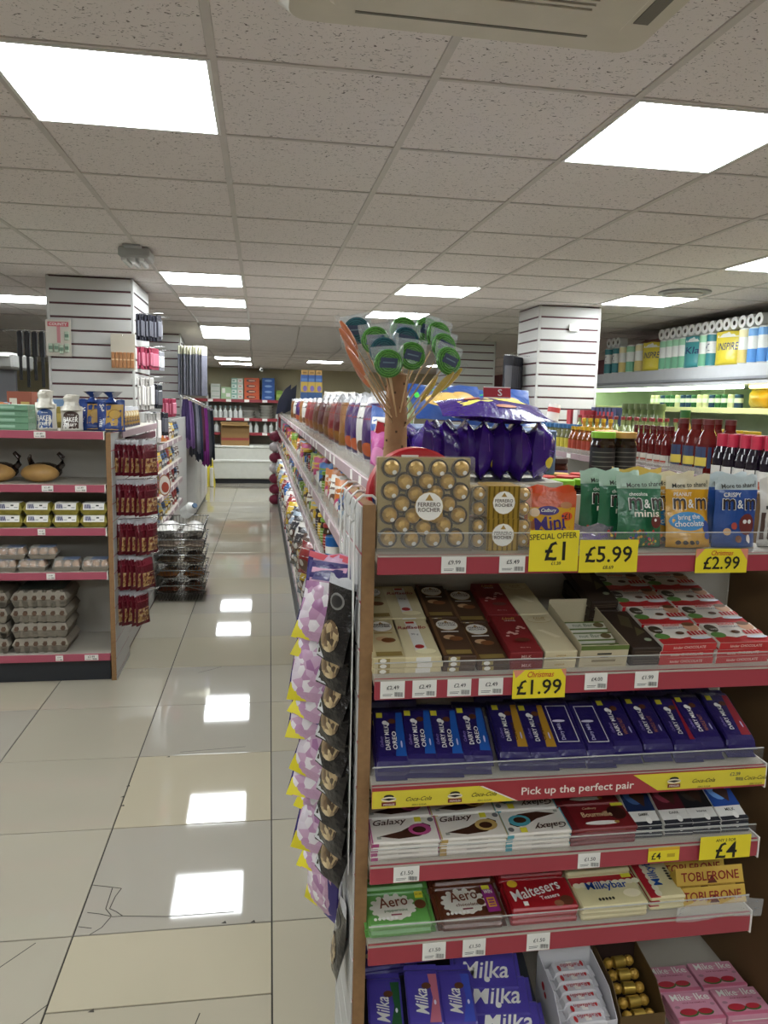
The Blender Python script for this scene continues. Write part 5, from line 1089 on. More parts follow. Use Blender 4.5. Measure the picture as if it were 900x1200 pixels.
# ---------------------------------------------------------------- left gondola
lg=empty('gondola_shelving','left gondola shelving with pinkish price rails beyond the nut bags','shelving')
obj('spine',B().box(-1.4,-1.37,4.91,6.2,0,1.4,BOARD),lg)
slp=obj('slat_panel',B().box(-.87,-.845,5.0,6.5,0,1.36,REDLINE),lg)
for k in range(13): obj('slat',B().bev(-.8449,-.838,5.0,6.5,.02+.1*k,.112+.1*k,.001,SLAT),slp)
obj('slat_panel',B().box(-.95,-.93,8.55,10.05,0,1.4,SLAT),lg)
obj('back_panel',B().box(-1.25,-1.23,7.1,10.0,0,1.35,BOARD),lg)
for z in (1.23,1.0,.79,.56,.17):
    sh=obj('shelf',B().box(-1.229,-.838,7.12 if z>1.2 else 6.6,8.5,z-.016,z,SHELFM) if z>1.2 else B().box(-.929,-.838,6.55,7.1,z-.016,z,SHELFM).box(-1.229,-.838,7.1,8.5,z-.016,z,SHELFM),lg)
    obj('price_rail',B().bev(-.8375,-.83,6.6,8.5,z-.045,z,.001,RAILP),sh)
    for k in range(4): obj('price_tag',B().box(-.8299,-.8285,6.75+.42*k,6.82+.42*k,z-.04,z-.005,WHITE),sh)
def face_right(x,y,z,tilt=0,rz=0): return TR(x,y,z,0,0,90+rz) @ TR(0,0,0,tilt,0,0)
rr=random.Random(33); cn={}
for zi,z in enumerate((1.23,1.0,.79,.56)):
    for q in range(9):
        y=6.7+.2*q; c=rr.choice(['1f5a9a','b86a24','8c2424','d4d0c8','2a2a30','c2a22c'])
        if z>1.2 and y<7.2: continue
        k=(c,zi); cn[k]=cn.get(k,0)+1
        ppt[c].put(face_right(-.875,y,z+.0005,-5,-20),f'{names[c]} packet, left gondola {("top","second","third","fourth")[zi]} shelf, {ORD[cn[k]-1]} of its colour','packets on the left gondola')
# stacked wire baskets
WIR=mat('9a9a98',.25,.9)
def basket():
    x0,x1,y0,y1,h=-.4/2,.4/2,0,.5,.13; rim=B()
    R_=[(x0,y0,h),(x1,y0,h),(x1,y1,h),(x0,y1,h),(x0,y0,h)]
    for a,b_ in zip(R_,R_[1:]): rim.tube([a,b_],.0045,WIR,6)
    ww=B(); t=.03
    for k in range(14): x=x0+(x1-x0)*(k+.5)/14; xb=x*.86; ww.tube([(x,y0,h),(xb,y0+t,0),(xb,y1-t,0),(x,y1,h)],.0017,WIR,4,cap=False)
    for k in range(15): y=y0+(y1-y0)*(k+.5)/15; yb=.25+(y-.25)*.88; ww.tube([(x0,y,h),(x0*.86,yb,0),(x1*.86,yb,0),(x1,y,h)],.0017,WIR,4,cap=False)
    mid=B(); s_=.93
    for a,b_ in zip(R_,R_[1:]): mid.tube([(a[0]*s_,.25+(a[1]-.25)*s_,h*.5),(b_[0]*s_,.25+(b_[1]-.25)*s_,h*.5)],.003,WIR,5)
    hd=B().tube([(x1*.2,y0,h),(x1*.95,y0-.015,h-.035),(x1*1.04,y0-.005,h*.6),(x1*1.02,.1,h*.4)],.003,mat('4a4440',.4),6)
    return T('wire_basket','basket',None,[('rim',rim),('wires',ww),('middle_wire',mid),('handle',hd)])
bkt=basket()
for q in range(5): bkt.put(TR(-.64,6.2,.004+.125*q),f'wire shopping basket in the stack by the left shelves, {("bottom","second","third","fourth","top")[q]} one','stacked wire baskets')
for o in bpy.data.objects:
    if o.name.startswith('wires') and o.type=='MESH': o['kind']='stuff'
itm=[('6a4030','brown'),('8a5a34','tan'),('5d4a3a','dark brown'),('9a8a7a','grey'),('c9c6c0','silver white')]
for q in range(5):
    for s_ in range(2):
        c,n=itm[q]; pouch('packet','food packet',.17,.34,.11,foil(c,.25,.7,25),[('R',.1,.9,.3,.6,ink('a89a88'))],seed=150+q,nx=6,ny=6).put(TR(-.73+.18*s_,6.62,.062+.125*q,88,0,6*s_-3),f'{n} packet lying in the {("bottom","second","third","fourth","top")[q]} wire basket, {("left","right")[s_]} one','packets in the wire baskets')
jugb=B().lathe([(0,0),(.07,0),(.075,.02),(.075,.16),(.05,.2),(.03,.22)],mat('c9cac8',.2,bump=.3),14); jugb.xf(Matrix.Diagonal((.7,.7,.7,1)));T('water_bottle','bottle',jugb,[('cap',B().lathe([(.021,.154),(.021,.17),(0,.17)],mat('2a4a6a',.4),12))]).put(TR(-.62,6.5,.68,60,0,40),'clear plastic bottle lying tilted in the top wire basket')
# oval red cut-out sign and pots
ov=B().decal(lambda u,v,e:(-.835+u*.1,6.55-e,.82+v*.18),.1,.18,[('D',.5,.5,.5,.5,ink('a06a4a')),('D',.5,.5,.44,.44,ink('d8d0c4')),('D',.55,.4,.3,.25,ink('a0402a'))]); ov.lathe([(.05,.0),(.05,.006)],mat('a06a4a',.5),16,c=(-.785,6.551,.91),axis='y')
obj('oval_sign',ov,None,'oval brown and white cut-out sign clipped to the left shelf','sign')
# ---------------------------------------------------------------- things hung on the left columns
cd=B().box(-.09,.09,0,.004,0,.27,mat('c2bcb0',.4,var=.08)); 
card1=empty('sample_card','clear card with a red county banner and small green-white packets','display card',loc=(-1.5,6.205,1.92))
obj('backing_card',cd,card1); obj('banner',B().box(-.075,.075,-.002,-.0005,.22,.255,ink('b8505a')).decal(lambda u,v,e:((u-.5)*.15,-.002-e,.22+v*.035),.15,.035,[TX('COUNTY',.5,.5,.85,WHITE,.6)]),card1); obj('ribbon',B().box(-.01,.015,-.0015,-.0005,.1,.22,ink('c07a80')),card1)
for q,(x,z) in enumerate(((-.055,.03),(-.015,.03),(.022,.02),(.06,.03),(.062,.12))): obj('packet',B().bev(x-.016,x+.016,-.016,-.0005,z,z+.065,.004,mat('a9b8a4',.4)).box(x-.014,x+.014,-.0168,-.016,z+.02,z+.045,ink('5d7a64')),card1)
card2=empty('sample_card','clear card with a row of small brown packets on the slatted column','display card',loc=(-1.035,6.205,1.835))
obj('backing_card',B().box(-.09,.09,0,.004,.0,.27,mat('b8b0a0',.4,var=.06)),card2)
for q in range(6): obj('packet',B().bev(-.085+.028*q,-.06+.028*q,-.012,-.0005,.012,.13,.003,mat('a8744a',.45,var=.15)).box(-.083+.028*q,-.062+.028*q,-.0126,-.012,.07,.08,ink('d8b890')),card2)
obj('peg',B().tube([(0,.004,.255),(0,-.03,.255)],.004,CHROME,6),card2)
def blister(c1,c2,w=.07,h=.2): return T('hanging_pack','hanging pack',B().bev(-w/2,w/2,-.004,.004,-h,0,.002,mat(c1,.25,bump=.3)),[('pack_front',B().bev(-w*.4,w*.4,-.014,-.0045,-h*.85,-h*.25,.004,mat(c2,.3)))])
bls={'black':blister('22222a','55555d'),'pink':blister('8a3448','b0687a',.09,.17),'silver':blister('9a9aa2','c9c9cf',.06,.16),'white':blister('b0aca8','e0dcd8',.07,.25)}
def hang(c,x,y,z,n,label,dy=.035,group='hanging packs on the left column',rz=60):
    for q in range(n): bls[c].put(TR(x+.02*q,y+dy*q*.3,z+.004*math.sin(q*2),0,0,rz+10*math.sin(q*2)),f'{c} {label}, {ORD[q]} from the column',group)
def pegs(x,y,z,L=.2):
    T('wire_prong','hook',B().tube([(x,y,z+.004),(x+L,y,z+.012)],.0025,CHROME,5)).put(Matrix(),f'wire prong on the left column at height {("low","middle","upper","top")[min(3,int((z-1.4)/.25))]} near {("front","middle","rear")[min(2,int((y-6.2)/.35))]}','wire prongs')
hang('black',-.935,6.35,2.27,8,'long hanging pack in the upper row'); pegs(-.95,6.35,2.27)
hang('silver',-.935,6.75,2.28,6,'hanging pack in the upper row behind'); pegs(-.95,6.75,2.28)
hang('pink',-.935,6.4,2.02,6,'hanging pack below the black ones'); pegs(-.95,6.4,2.02)
hang('silver',-.935,6.85,2.02,6,'hanging pack beside the pink ones'); pegs(-.95,6.85,2.02)
hang('white',-.935,6.35,1.78,5,'beaded hanging pack in the lower row'); pegs(-.95,6.35,1.78)
hang('black',-.935,6.65,1.74,6,'strap hanging in the lower row'); pegs(-.95,6.65,1.74)
hang('black',-.93,7.0,1.5,6,'hanging pack at shelf height beside the column',group='packs above the left shelves')
hang('white',-.93,6.7,1.5,5,'hanging pack at shelf height beside the column',group='packs above the left shelves')
hang('pink',-.9,7.6,1.62,5,'hanging pack above the left shelves further back',group='packs above the left shelves')
# grey tie packs and hanging cloths on the far left column
def strip(c,w,h):
    m=mat(c,.7,var=.2,vscale=20,bump=.3,bscale=15); n=14; V=[]
    for z,k in ((0,.55),(-h*.3,.85),(-h*.7,1.0),(-h,1.08)):
        for i in range(n+1): V.append((w*k*(i/n-.5),.014*math.sin(i*1.35+z*3),z+.02*math.sin(i*.9)*(z<-h*.9)))
        for i in range(n,-1,-1): V.append((w*k*(i/n-.5),.014*math.sin(i*1.35+z*3)+.006,z+.02*math.sin(i*.9)*(z<-h*.9)))
    r=2*n+2; b=B().add(V,[(a*r+i,a*r+(i+1)%r,(a+1)*r+(i+1)%r,(a+1)*r+i) for a in range(3) for i in range(r)]+[tuple(range(3*r,4*r))],m,True)
    return T('hanging_cloth','cloth',b,[('top_clip',B().box(-w*.3,w*.3,-.006,.006,0,.03,CHROME))])
gp_=T('stocking_pack','hanging pack',B().bev(-.05,.05,-.006,.006,-.5,0,.003,mat('6d6d78',.25,var=.25,vscale=30,bump=.2)),[('card_header',B().bev(-.05,.05,-.0075,.0075,0,.1,.002,mat('c9c6b0',.4)))])
for q in range(13): gp_.put(TR(-.98+.024*q,9.95+.02*(q%3),2.17+.006*math.sin(q*3),0,0,62+14*math.sin(q*2)),f'grey stocking pack with a pale header in the hanging row, {ORD[q]} from the left','grey stocking packs')
cs=[('4a3a6a',.12,.5,'purple'),('7a5a90',.13,.6,'lilac'),('3a3a42',.1,.7,'charcoal'),('7a7a86',.1,.65,'grey'),('2a2f42',.1,.75,'navy'),('5a2a3a',.08,.6,'burgundy'),('7a2a7a',.1,.8,'magenta'),('4a4a50',.09,.8,'slate'),('20242e',.1,.7,'dark blue')]
for q,(c,w_,h_,n) in enumerate(cs):
    strip(c,w_,h_).put(TR(-.93+.028*q,10.0+.18*q,1.62-.02*q,0,0,20),f'{n} scarf hanging in the row beyond the left shelves','hanging scarves')
obj('garment_rail',B().tube([(-.99,9.9,1.66),(-.93,10.0,1.655),(-.7,11.45,1.497),(-.88,12.9,1.49)],.008,CHROME,6).tube([(-.88,12.9,.99),(-.88,12.9,1.49)],.008,CHROME,6),None,'chrome rail carrying the hanging scarves beyond the left shelves','rail')
wc=empty('white_cabinet','white low cabinet standing beyond the left shelves','cabinet')
obj('body',B().bev(-1.5,-.88,10.95,13.1,.06,.98,.006,mat('c4c2bc',.35)),wc); obj('plinth',B().box(-1.48,-.9,10.97,13.08,0,.06,DARK),wc)
for k in range(3): obj('door_panel',B().bev(-.8799,-.872,10.98+.7*k,11.63+.7*k,.1,.94,.003,mat('cfcdc8',.35)),wc)
# ---------------------------------------------------------------- far left dark corner
obj('belt_rail',B().tube([(-2.2,7.1,2.17),(-1.6,7.1,2.17)],.008,CHROME,6),None,'chrome rail carrying black belts beside the left column','rail')
for q in range(4):
    x=-2.03+.06*q; obj('black_belt',B().bev(x-.012,x+.012,7.09,7.11,1.75-.06*(q%2),2.165,.004,mat('15161a',.4)).bev(x-.02,x+.02,7.08,7.12,1.95,2.16,.006,mat('1d1e24',.5)),None,f'black strap hanging from the chrome rail, {ORD[q]} from the left','belt','black straps')
wcab=empty('wall_cooler','tall open cooler with a white canopy at the far left','cooler')
obj('canopy',B().bev(-5.2,-2.33,7.9,8.6,1.87,2.02,.02,mat('8a8a86',.5)),wcab); obj('light_strip',B().box(-5.1,-2.36,7.89,7.8995,1.985,2.005,mat('e8ece8',.4,var=0,emit=1.0)),wcab)
obj('back_panel',B().box(-5.2,-2.5,8.55,8.6,0,1.88,mat('3a3c42',.6)),wcab); obj('side_panel',B().box(-2.53,-2.5,8.0,8.55,0,1.88,mat('55565a',.5)),wcab)
for k,z in enumerate((.35,.75,1.12,1.45)):
    sh=obj('shelf',B().box(-5.19,-2.535,8.1,8.549,z-.02,z,mat('5a5c60',.5)),wcab)
    for q in range(6):
        c=rr.choice(list(pcan)); pcan[c].put(TR(-2.65-.14*q,8.2,z+.0005) @ Matrix.Diagonal((1.6,1.6,1.7,1)),f'{names[c]} can in far left cooler, {ORD[q]} from right, shelf {ORD[k]} up','cans in the far left cooler')
# stock behind the bread on the left gondola top
lt=obj('stock_shelf',B().box(-1.86,-1.6,4.92,7.2,1.38,1.4,SHELFM),lg)
bxs=[('6a86a8',.3,.16,-1.33,5.5,'pale blue'),('8a7a34',.34,.12,-1.30,5.2,'olive and white'),('5d7a3a',.3,.1,-1.42,5.0,'green'),('8a4a34',.16,.2,-1.62,5.6,'orange-brown')]
obj('gondola_top',B().box(-1.36,-.88,4.91,6.18,1.40,1.418,SHELFM).box(-1.84,-1.41,4.91,6.18,1.40,1.418,SHELFM),lg)
for q,(c,w_,h_,x,y,n) in enumerate(bxs):
    flat('food_carton','carton',w_,.14,h_,card(c),[],[('R',.1,.4,.2,.8,ink('c9c6b4')),('R',.55,.9,.3,.7,ink('b8a05a'))]).put(TR(x,y,1.4185+(0 if q!=0 else .0)) @ Matrix.Diagonal((1,1,1.15,1)),f'{n} carton behind the bread on the left gondola')
for q,(c,n) in enumerate((('b86a24','orange'),('8a9aa8','grey'),('8c2424','dark red'))): ppt[c].put(TR(-1.66-.02*q,5.3+.1*q,1.419+.155*q*0,0,0,0) @ Matrix.Diagonal((1,1,1,1)),f'{n} snack pouch standing left of the cartons behind the bread')
# ================================================================ RIGHT SIDE
gB=empty('gondola_shelving','right gondola shelving full of sauce and oil bottles','shelving')
obj('spine',B().box(2.68,2.7,2.0,6.5,0,1.3,BOARD),gB); obj('base_plinth',B().box(2.25,3.15,2.0,6.5,0,.15,DARK),gB)
for (y0,y1,z) in ((2.0,3.55,1.255),(3.553,5.05,1.31),(5.053,6.5,1.31)):
    sh=obj('shelf',B().box(2.2,2.679,y0,y1,z-.016,z,SHELFM),gB); obj('price_rail',B().bev(2.192,2.1995,y0,y1,z-.04,z,.001,RAILP),sh); obj('clear_riser',B().box(2.201,2.203,y0,y1,z+.0005,z+.035,mat('c9c4bc',.1,var=0,alpha=.4)),sh)
    for k in range(4): obj('price_tag',B().box(2.1905,2.1919,y0+.15+.35*k,y0+.22+.35*k,z-.036,z-.005,WHITE),sh)
    for zz in (.95,.6,.25): obj('shelf',B().box(2.2,2.679,y0,y1,zz-.016,zz,SHELFM),gB)
    obj('shelf',B().box(2.701,3.18,y0,y1,1.294,1.31,SHELFM),gB)
def bottle(name,r,h,body,cap,lab,neck=.35,capr=.4,caph=.1,lab2=None,sq=False,rough=.1,labz=(.12,.5)):
    b=B().lathe([(0,0),(r*.95,0),(r,.006),(r,h*.55),(r*.85,h*.66),(r*neck,h*.8),(r*neck,h*(1-caph))],mat(body,rough,var=.15,vscale=25),12)
    c=B().lathe([(r*capr,h*(1-caph)),(r*capr,h*.995),(0,h)],mat(cap,.4),12)
    n=10
    def band(z0,z1,m,ang=5.8,e=.0008): 
        V=[((r+e)*math.cos(PI+(k/n-.5)*ang),(r+e)*math.sin(PI+(k/n-.5)*ang),z) for z in (z0,z1) for k in range(n+1)]
        return V,[(k,k+1,n+2+k,n+1+k) for k in range(n)],m
    lb=B(); V,Fs,m=band(h*labz[0],h*labz[1],ink(lab)); lb.add(V,Fs,m,True)
    if lab2:
        V,Fs,m=band(h*labz[0]+.01,h*(labz[0]+labz[1])/2,ink(lab2),2.0,.0014); lb.add(V,Fs,m,True)
    return T(name,'bottle',b,[('cap',c),('label',lb)])
bt={'cordial':bottle('cordial_bottle',.043,.27,'16101a','a8243c','c4c0b8',.55,.62,.32,'9a4a34',labz=(.08,.42)),
 'ketchup':bottle('sauce_bottle',.04,.26,'6a1414','8c2a20','c9c2b0',.45,.5,.12,'2a4a7a'),
 'jug':bottle('sauce_bottle',.055,.28,'5a1614','5a1a18','2a3a5a',.5,.5,.1,'c9b24a'),
 'oil':bottle('oil_bottle',.036,.25,'b8862a','d0a81e','c4a83a',.35,.42,.1,None),
 'clear':bottle('oil_bottle',.037,.27,'8f9a66','8c2a2a','8a9a58',.3,.4,.08,None),
 'blue':bottle('sauce_bottle',.035,.2,'6a6a4a','3a6a9a','c2b23a',.5,.6,.15,None),
 'amber':bottle('sauce_bottle',.033,.19,'8a4a1c','c9a01e','a8402a',.4,.5,.12,None),
 'mustard':bottle('sauce_bottle',.045,.27,'b8862a','2f6a2c','7a2a4a',.6,.65,.14,None,rough=.3),
 'red':bottle('sauce_bottle',.032,.23,'5d1616','5a1616','c9c4b8',.35,.4,.1,'a8402a',labz=(.05,.3))}
def rows(kind,y0,y1,step,xs,z,label,group):
    y=y0; q=0
    while y<y1:
        for r,x in enumerate(xs): bt[kind].put(TR(x+.004*math.sin(q*3+r),y+.006*math.sin(q*5+r),z+.0005),f'{label}, {ORD[q]} from the near end, {("front","second","third")[r]} row',group)
        y+=step; q+=1
rows('cordial',2.82,3.5,.095,(2.25,2.34),1.255,'dark bottle with a tall pink cap','pink-capped dark bottles')
for q,y in enumerate((3.05,3.3)): bt['ketchup'].put(TR(2.46,y,1.256) @ Matrix.Diagonal((1.35,1.35,1.4,1)),f'tall red sauce bottle behind the pink-capped ones, {("nearer","farther")[q]} one','tall sauce bottles')
rows('jug',3.62,3.95,.12,(2.26,2.38),1.31,'wide dark red sauce bottle with a blue label','wide sauce bottles')
rows('red',4.0,4.42,.075,(2.25,2.32),1.31,'slim dark red sauce bottle','slim sauce bottles')
rows('amber',4.9,5.32,.08,(2.24,2.31),1.31,'amber bottle with a yellow cap','amber bottles')
rows('clear',4.4,5.6,.1,(2.42,2.52),1.31,'pale green oil bottle with a red cap','pale oil bottles')
rows('blue',5.36,6.2,.085,(2.24,2.31),1.31,'small bottle with a blue cap and yellow label','blue-capped bottles')
bt['mustard'].put(TR(2.44,4.16,1.3105) @ Matrix.Diagonal((1,1,1.2,1)),'yellow squeeze bottle with a green top')
flat('food_carton','carton',.12,.05,.2,card('8a7a8a'),[],[('P',[(.0,.2),(1,.6),(1,.9),(0,.5)],WHITE),('R',0,1,.8,1,ink('8a2a4a'))]).put(TR(2.42,4.32,1.3105,0,12,-35),'pink and grey carton leaning beside the yellow squeeze bottle')
flat('food_carton','carton',.12,.1,.22,card('6a8a24'),[],[('R',.55,.75,.5,1,WHITE),('R',.1,.9,.1,.4,ink('4a6a1c'))]).put(TR(2.46,3.98,1.3105,0,0,-20),'bright green carton with a white stripe behind the sauces')
for q in range(5): bt['oil'].put(TR(2.36,4.95+.11*q,1.3105),f'golden oil bottle behind the amber ones, {ORD[q]} from the near end','golden oil bottles')
cn_=T('shaker','tin',B().lathe([(0,0),(.05,0),(.052,.01),(.052,.17),(.048,.19),(0,.195)],mat('cfcac4',.35),14),[('red_print',B().lathe([(.0525,.12),(.0525,.16)],ink('b03a3a'),14)),('print_band',B().lathe([(.0525,.03),(.0525,.05)],ink('8a8a8a'),14))])
cn_.put(TR(2.42,6.2,1.47,0,8,0),'white and red tub standing in front of the slatted column')
obj('stock_carton',B().bev(2.3,2.62,5.95,6.45,1.3105,1.469,.003,card('c2beb6')),None,'white carton under the red and white tub','carton')
for q in range(3): flat('food_carton','carton',.11,.08,.16,card(('a8303a','cfcac4','a8303a')[q]),[],[('R',.1,.9,.2,.5,ink('d8d4cc')),('R',.1,.9,.6,.8,ink('7a2a2a'))]).put(TR(2.52,5.9-.13*q,1.3105) @ Matrix.Diagonal((1,1,1.9,1)),f'{("red","white","crimson")[q]} carton behind the blue-capped bottles')
for q in range(6): flat('food_carton','carton',.09,.06,.33,card('39406a'),[],[('R',.1,.9,.3,.7,ink('5a628a')),('R',.1,.5,.8,.9,ink('a8303a'))]).put(TR(2.56,5.68-.068*q,1.3105,0,0,-90),f'dark blue slim carton behind the oils, {ORD[q]} from the far end','dark blue cartons')
gj=jar(.04,.36,'6a7a4a','5a6a3a',.04,'8a9a5a','c9c6a0','preserve_jar')
for q in range(6): gj.put(TR(2.60,5.2-.09*q,1.3105),f'tall green preserve jar in the rear row, {ORD[q]} from the far end','green preserve jars')
ylw=jar(.045,.22,'8a2a1c','c9a81e',.03,'c4b23a','8a2a1c','pickle_jar')
for q in range(4): ylw.put(TR(2.56,3.7+.11*q,1.3105),f'yellow-lidded pickle jar behind the sauces, {ORD[q]} from the near end','yellow-lidded jars')
# magazine and stocking packs on the right column
for q in range(8): bls['black'].put(TR(2.20+.025*q,6.75+.03*q,2.08,0,0,20+8*math.sin(q)) @ Matrix.Diagonal((1.5,1,1.7,1)),f'dark hanging pack on the left face of the right column, {ORD[q]} from the left','packs on the right column')
for q in range(8): bls[('pink','silver','white','black')[q%4]].put(TR(2.20+.025*q,6.72+.03*q,1.72,0,0,20+8*math.sin(q)) @ Matrix.Diagonal((1,1,1.5,1)),f'coloured hanging pack in the lower row on the right column, {ORD[q]} from the left','packs on the right column')
T('wire_prong','hook',B().tube([(2.425,6.8,2.085),(2.18,6.8,2.09)],.003,CHROME,5)).put(Matrix(),'upper wire prong on the left face of the right column','wire prongs')
T('wire_prong','hook',B().tube([(2.425,6.75,1.725),(2.18,6.75,1.73)],.003,CHROME,5)).put(Matrix(),'lower wire prong on the left face of the right column','wire prongs')
# ---------------------------------------------------------------- fridge wall
fr=empty('display_fridge','long open display fridge with a lit shelf along the right wall','fridge')
FW=mat('b4b6b8',.4); FI=mat('c9d2b8',.5); FX0=3.95; FY0,FY1=3.2,9.2
obj('canopy',B().prism([(FX0,FY0,1.86),(FX0+.02,FY0,2.03),(4.9,FY0,2.03),(4.9,FY0,1.86)],(0,FY1-FY0,0),FW),fr)
obj('canopy_trim',B().bev(FX0-.012,FX0,FY0,FY1,1.9,1.925,.003,mat('8a8c90',.4)),fr)
obj('back_panel',B().box(4.86,4.9,FY0,FY1,.1,1.859,FI),fr); obj('base',B().bev(FX0-.02,4.9,FY0,FY1,0,.42,.02,mat('4a4c50',.5)),fr)
obj('end_panel',B().box(FX0,4.86,FY1-.03,FY1,.42,1.859,FI),fr)
for z in (1.66,1.3,.95): 
    sh=obj('shelf',B().box(4.1,4.859,FY0,FY1-.031,z-.02,z,FI),fr); obj('shelf_rail',B().bev(4.085,4.0995,FY0,FY1-.031,z-.045,z+.005,.002,mat('d8d89a',.4)),sh)
for y0,y1,c in ((3.3,5.95,'ffe27a'),(6.05,9.1,'e2ffd0')): obj('lamp_tube',B().tube([(4.06,y0,1.842),(4.06,y1,1.842)],.013,mat(c,.4,var=0,emit=FRIDGE_LAMP),8),fr)
for y in (5.0,6.0,7.0,8.0): obj('shelf_divider',B().box(4.5,4.858,y-.004,y+.004,1.662,1.85,FI),fr)
cz=1.6605
fk=[('1f3a5a','navy can'),('2a5a34','green can'),('d0c8a0','cream tub')]
fcan={c:T('drink_can','can',B().lathe([(0,0),(.035,0),(.038,.006),(.038,.115),(.034,.125),(0,.125)],mat(c,.3,.2),12),[('label_band',B().lathe([(.0385,.05),(.0385,.09)],ink('d8d8d0'),12))]) for c,_ in fk}
for q in range(16):
    c,n=fk[(q*5+q//3)%3]; fcan[c].put(TR(4.2,6.3+.1*q,cz),f'{n} on the lit fridge shelf, {ORD[q]} from the near end','drinks on the lit fridge shelf')
yb=pouch('yellow_pack','food pack',.3,.17,.2,foil('c9a01e',.3,.8,20),[],seed=161); yb.put(TR(4.25,6.05,cz,0,0,-90) @ Matrix.Diagonal((1,1,1,1)),'large yellow wrapped pack on the lit fridge shelf')
jb=[('3a6a9a','blue and white juice carton'),('3a6a9a','second blue and white juice carton'),('b8401e','red-orange juice bottle'),('c9a81e','yellow juice carton'),('c2a01e','golden juice carton'),('b89a1c','amber juice carton'),('c9a81e','last yellow juice carton')]
for q,(c,n) in enumerate(jb): flat('juice_carton','carton',.08,.08,.16,card(c),[],[('R',0,1,.35,.6,WHITE if q<2 else ink('7aa02a')),('D',.5,.2,.3,.12,ink('c9a01e'))]).put(TR(4.2,5.85-.1*q,cz,0,0,-90),f'{n} on the lit fridge shelf','cartons on the lit fridge shelf')
for z,nm in ((1.3005,'middle'),(.9505,'lower')):
    for q in range(14): c=('1f3a5a','2a5a34','d0c8a0')[(q*2+int(z*3))%3]; fcan[c].put(TR(4.2,4.4+.3*q,z),f'{dict(fk)[c]} on the {nm} dark fridge shelf, {ORD[q]} from the near end','drinks on the dark fridge shelves')
# paper rolls on top of the fridge
zt2=2.0305
def rollpack(c1,c2,txt=None,r=.06,h=.3):
    b=B().lathe([(0,0),(r*.9,0),(r,.015),(r,h-.015),(r*.85,h),(0,h)],mat('d4d6d0',.3,var=.08,bump=.3,bscale=20),14)
    p=B().lathe([(r+.001,.012),(r+.001,h*.4)],ink(c1),14); p2=B().lathe([(r+.001,h*.75),(r+.001,h*.95)],ink(c2),14)
    t=B()
    if txt:
        t.decal(lambda u,v,e:((r+.002+e)*math.cos(PI+(u-.5)*2.0),(r+.002+e)*math.sin(PI+(u-.5)*2.0),h*.4+v*h*.35),2*r,h*.35,[TX(txt,.5,.5,.62,ink('1d2c5a'),.6)])
    return T('paper_roll_pack','paper rolls',b,[('print_band',p),('print_band',p2),('lettering',t)])
def softpack(c,w=.2,h=.3,d=.11,txt=None):
    s=pouch('paper_roll_pack','paper rolls',w,h,d,mat(c,.3,var=.08,bump=.4,bscale=15),([TX(txt,.5,.55,.7,ink('1d2c5a'),.22)] if txt else [])+[('R',.05,.95,.82,.97,ink('d4d6d0'))],stand=True,seed=170); return s
PK_={'teal':rollpack('2f7a80','2f7a80','K'),'green':rollpack('6aa884','8fc09a'),'cream':rollpack('c9b46a','d8cfa0'),'blue':rollpack('4a86c4','6aa0d4'),'tealk':softpack('3f8a8c',.24,.3,.12,'Kla'),'yellow':softpack('c9b83a',.3,.3,.13,'INSPIRE')}
lay=[(8.65,'teal'),(8.45,'teal'),(8.28,'cream'),(8.1,'green'),(7.9,'cream'),(7.62,'yellow'),(7.38,'green'),(7.26,'green'),(7.14,'green'),(7.02,'green'),(6.84,'tealk'),(6.66,'green'),(6.54,'teal'),(6.28,'yellow'),(6.06,'cream'),(5.93,'blue'),(5.80,'blue'),(5.67,'blue'),(5.52,'teal'),(5.38,'teal'),(5.24,'teal'),(5.10,'teal')]
Lx=-.32
seen={}
for y,k in lay:
    seen[k]=seen.get(k,0)+1; n={'teal':'teal and white paper roll pack','green':'green and white paper roll pack','cream':'cream patterned paper roll pack','blue':'pale blue paper roll pack','tealk':'wide teal paper roll pack','yellow':'wide yellow paper roll pack'}[k]
    M=TR(4.06,y,zt2) if k not in('tealk','yellow') else face_left(4.06,y,zt2,0,20)
    PK_[k].put(M,f'{n} on the fridge, {ORD[seen[k]-1]} of its kind from far end','paper roll packs on the fridge')
tr=T('toilet_roll','toilet roll',B().lathe([(.022,0),(.052,0),(.054,.004),(.054,.1),(.022,.1),(.022,0)],mat('d8d8d4',.8,var=.05),16,axis='x'),[('core_tube',B().lathe([(.0219,.004),(.0219,.1),(.018,.1),(.018,.004)],mat('8a8278',.8),12,axis='x'))])
for q in range(15): tr.put(TR(4.02,7.42-.1115*q,zt2+.301+.055),f'toilet roll lying end-on above the paper packs, {ORD[q]} from the far end','toilet rolls')
for q in range(3): tr.put(TR(4.02,8.62-.115*q,zt2+.301+.055),f'toilet roll at the far end above the teal packs, {ORD[q]} from the far end','toilet rolls')
flat('paper_pack','paper rolls',.9,.3,.1,mat('d4d0c4',.4,bump=.3),[],[('R',.1,.9,.2,.8,ink('b8ae8a'))]).put(TR(4.35,5.3,zt2+.302,0,0,-90),'long pale pack of rolls behind the toilet rolls')
obj('stock_carton',B().bev(4.2,4.8,4.2,8.7,zt2,zt2+.3,.004,card('8a8a6a')),None,'long row of stored cartons behind the paper rolls','carton')
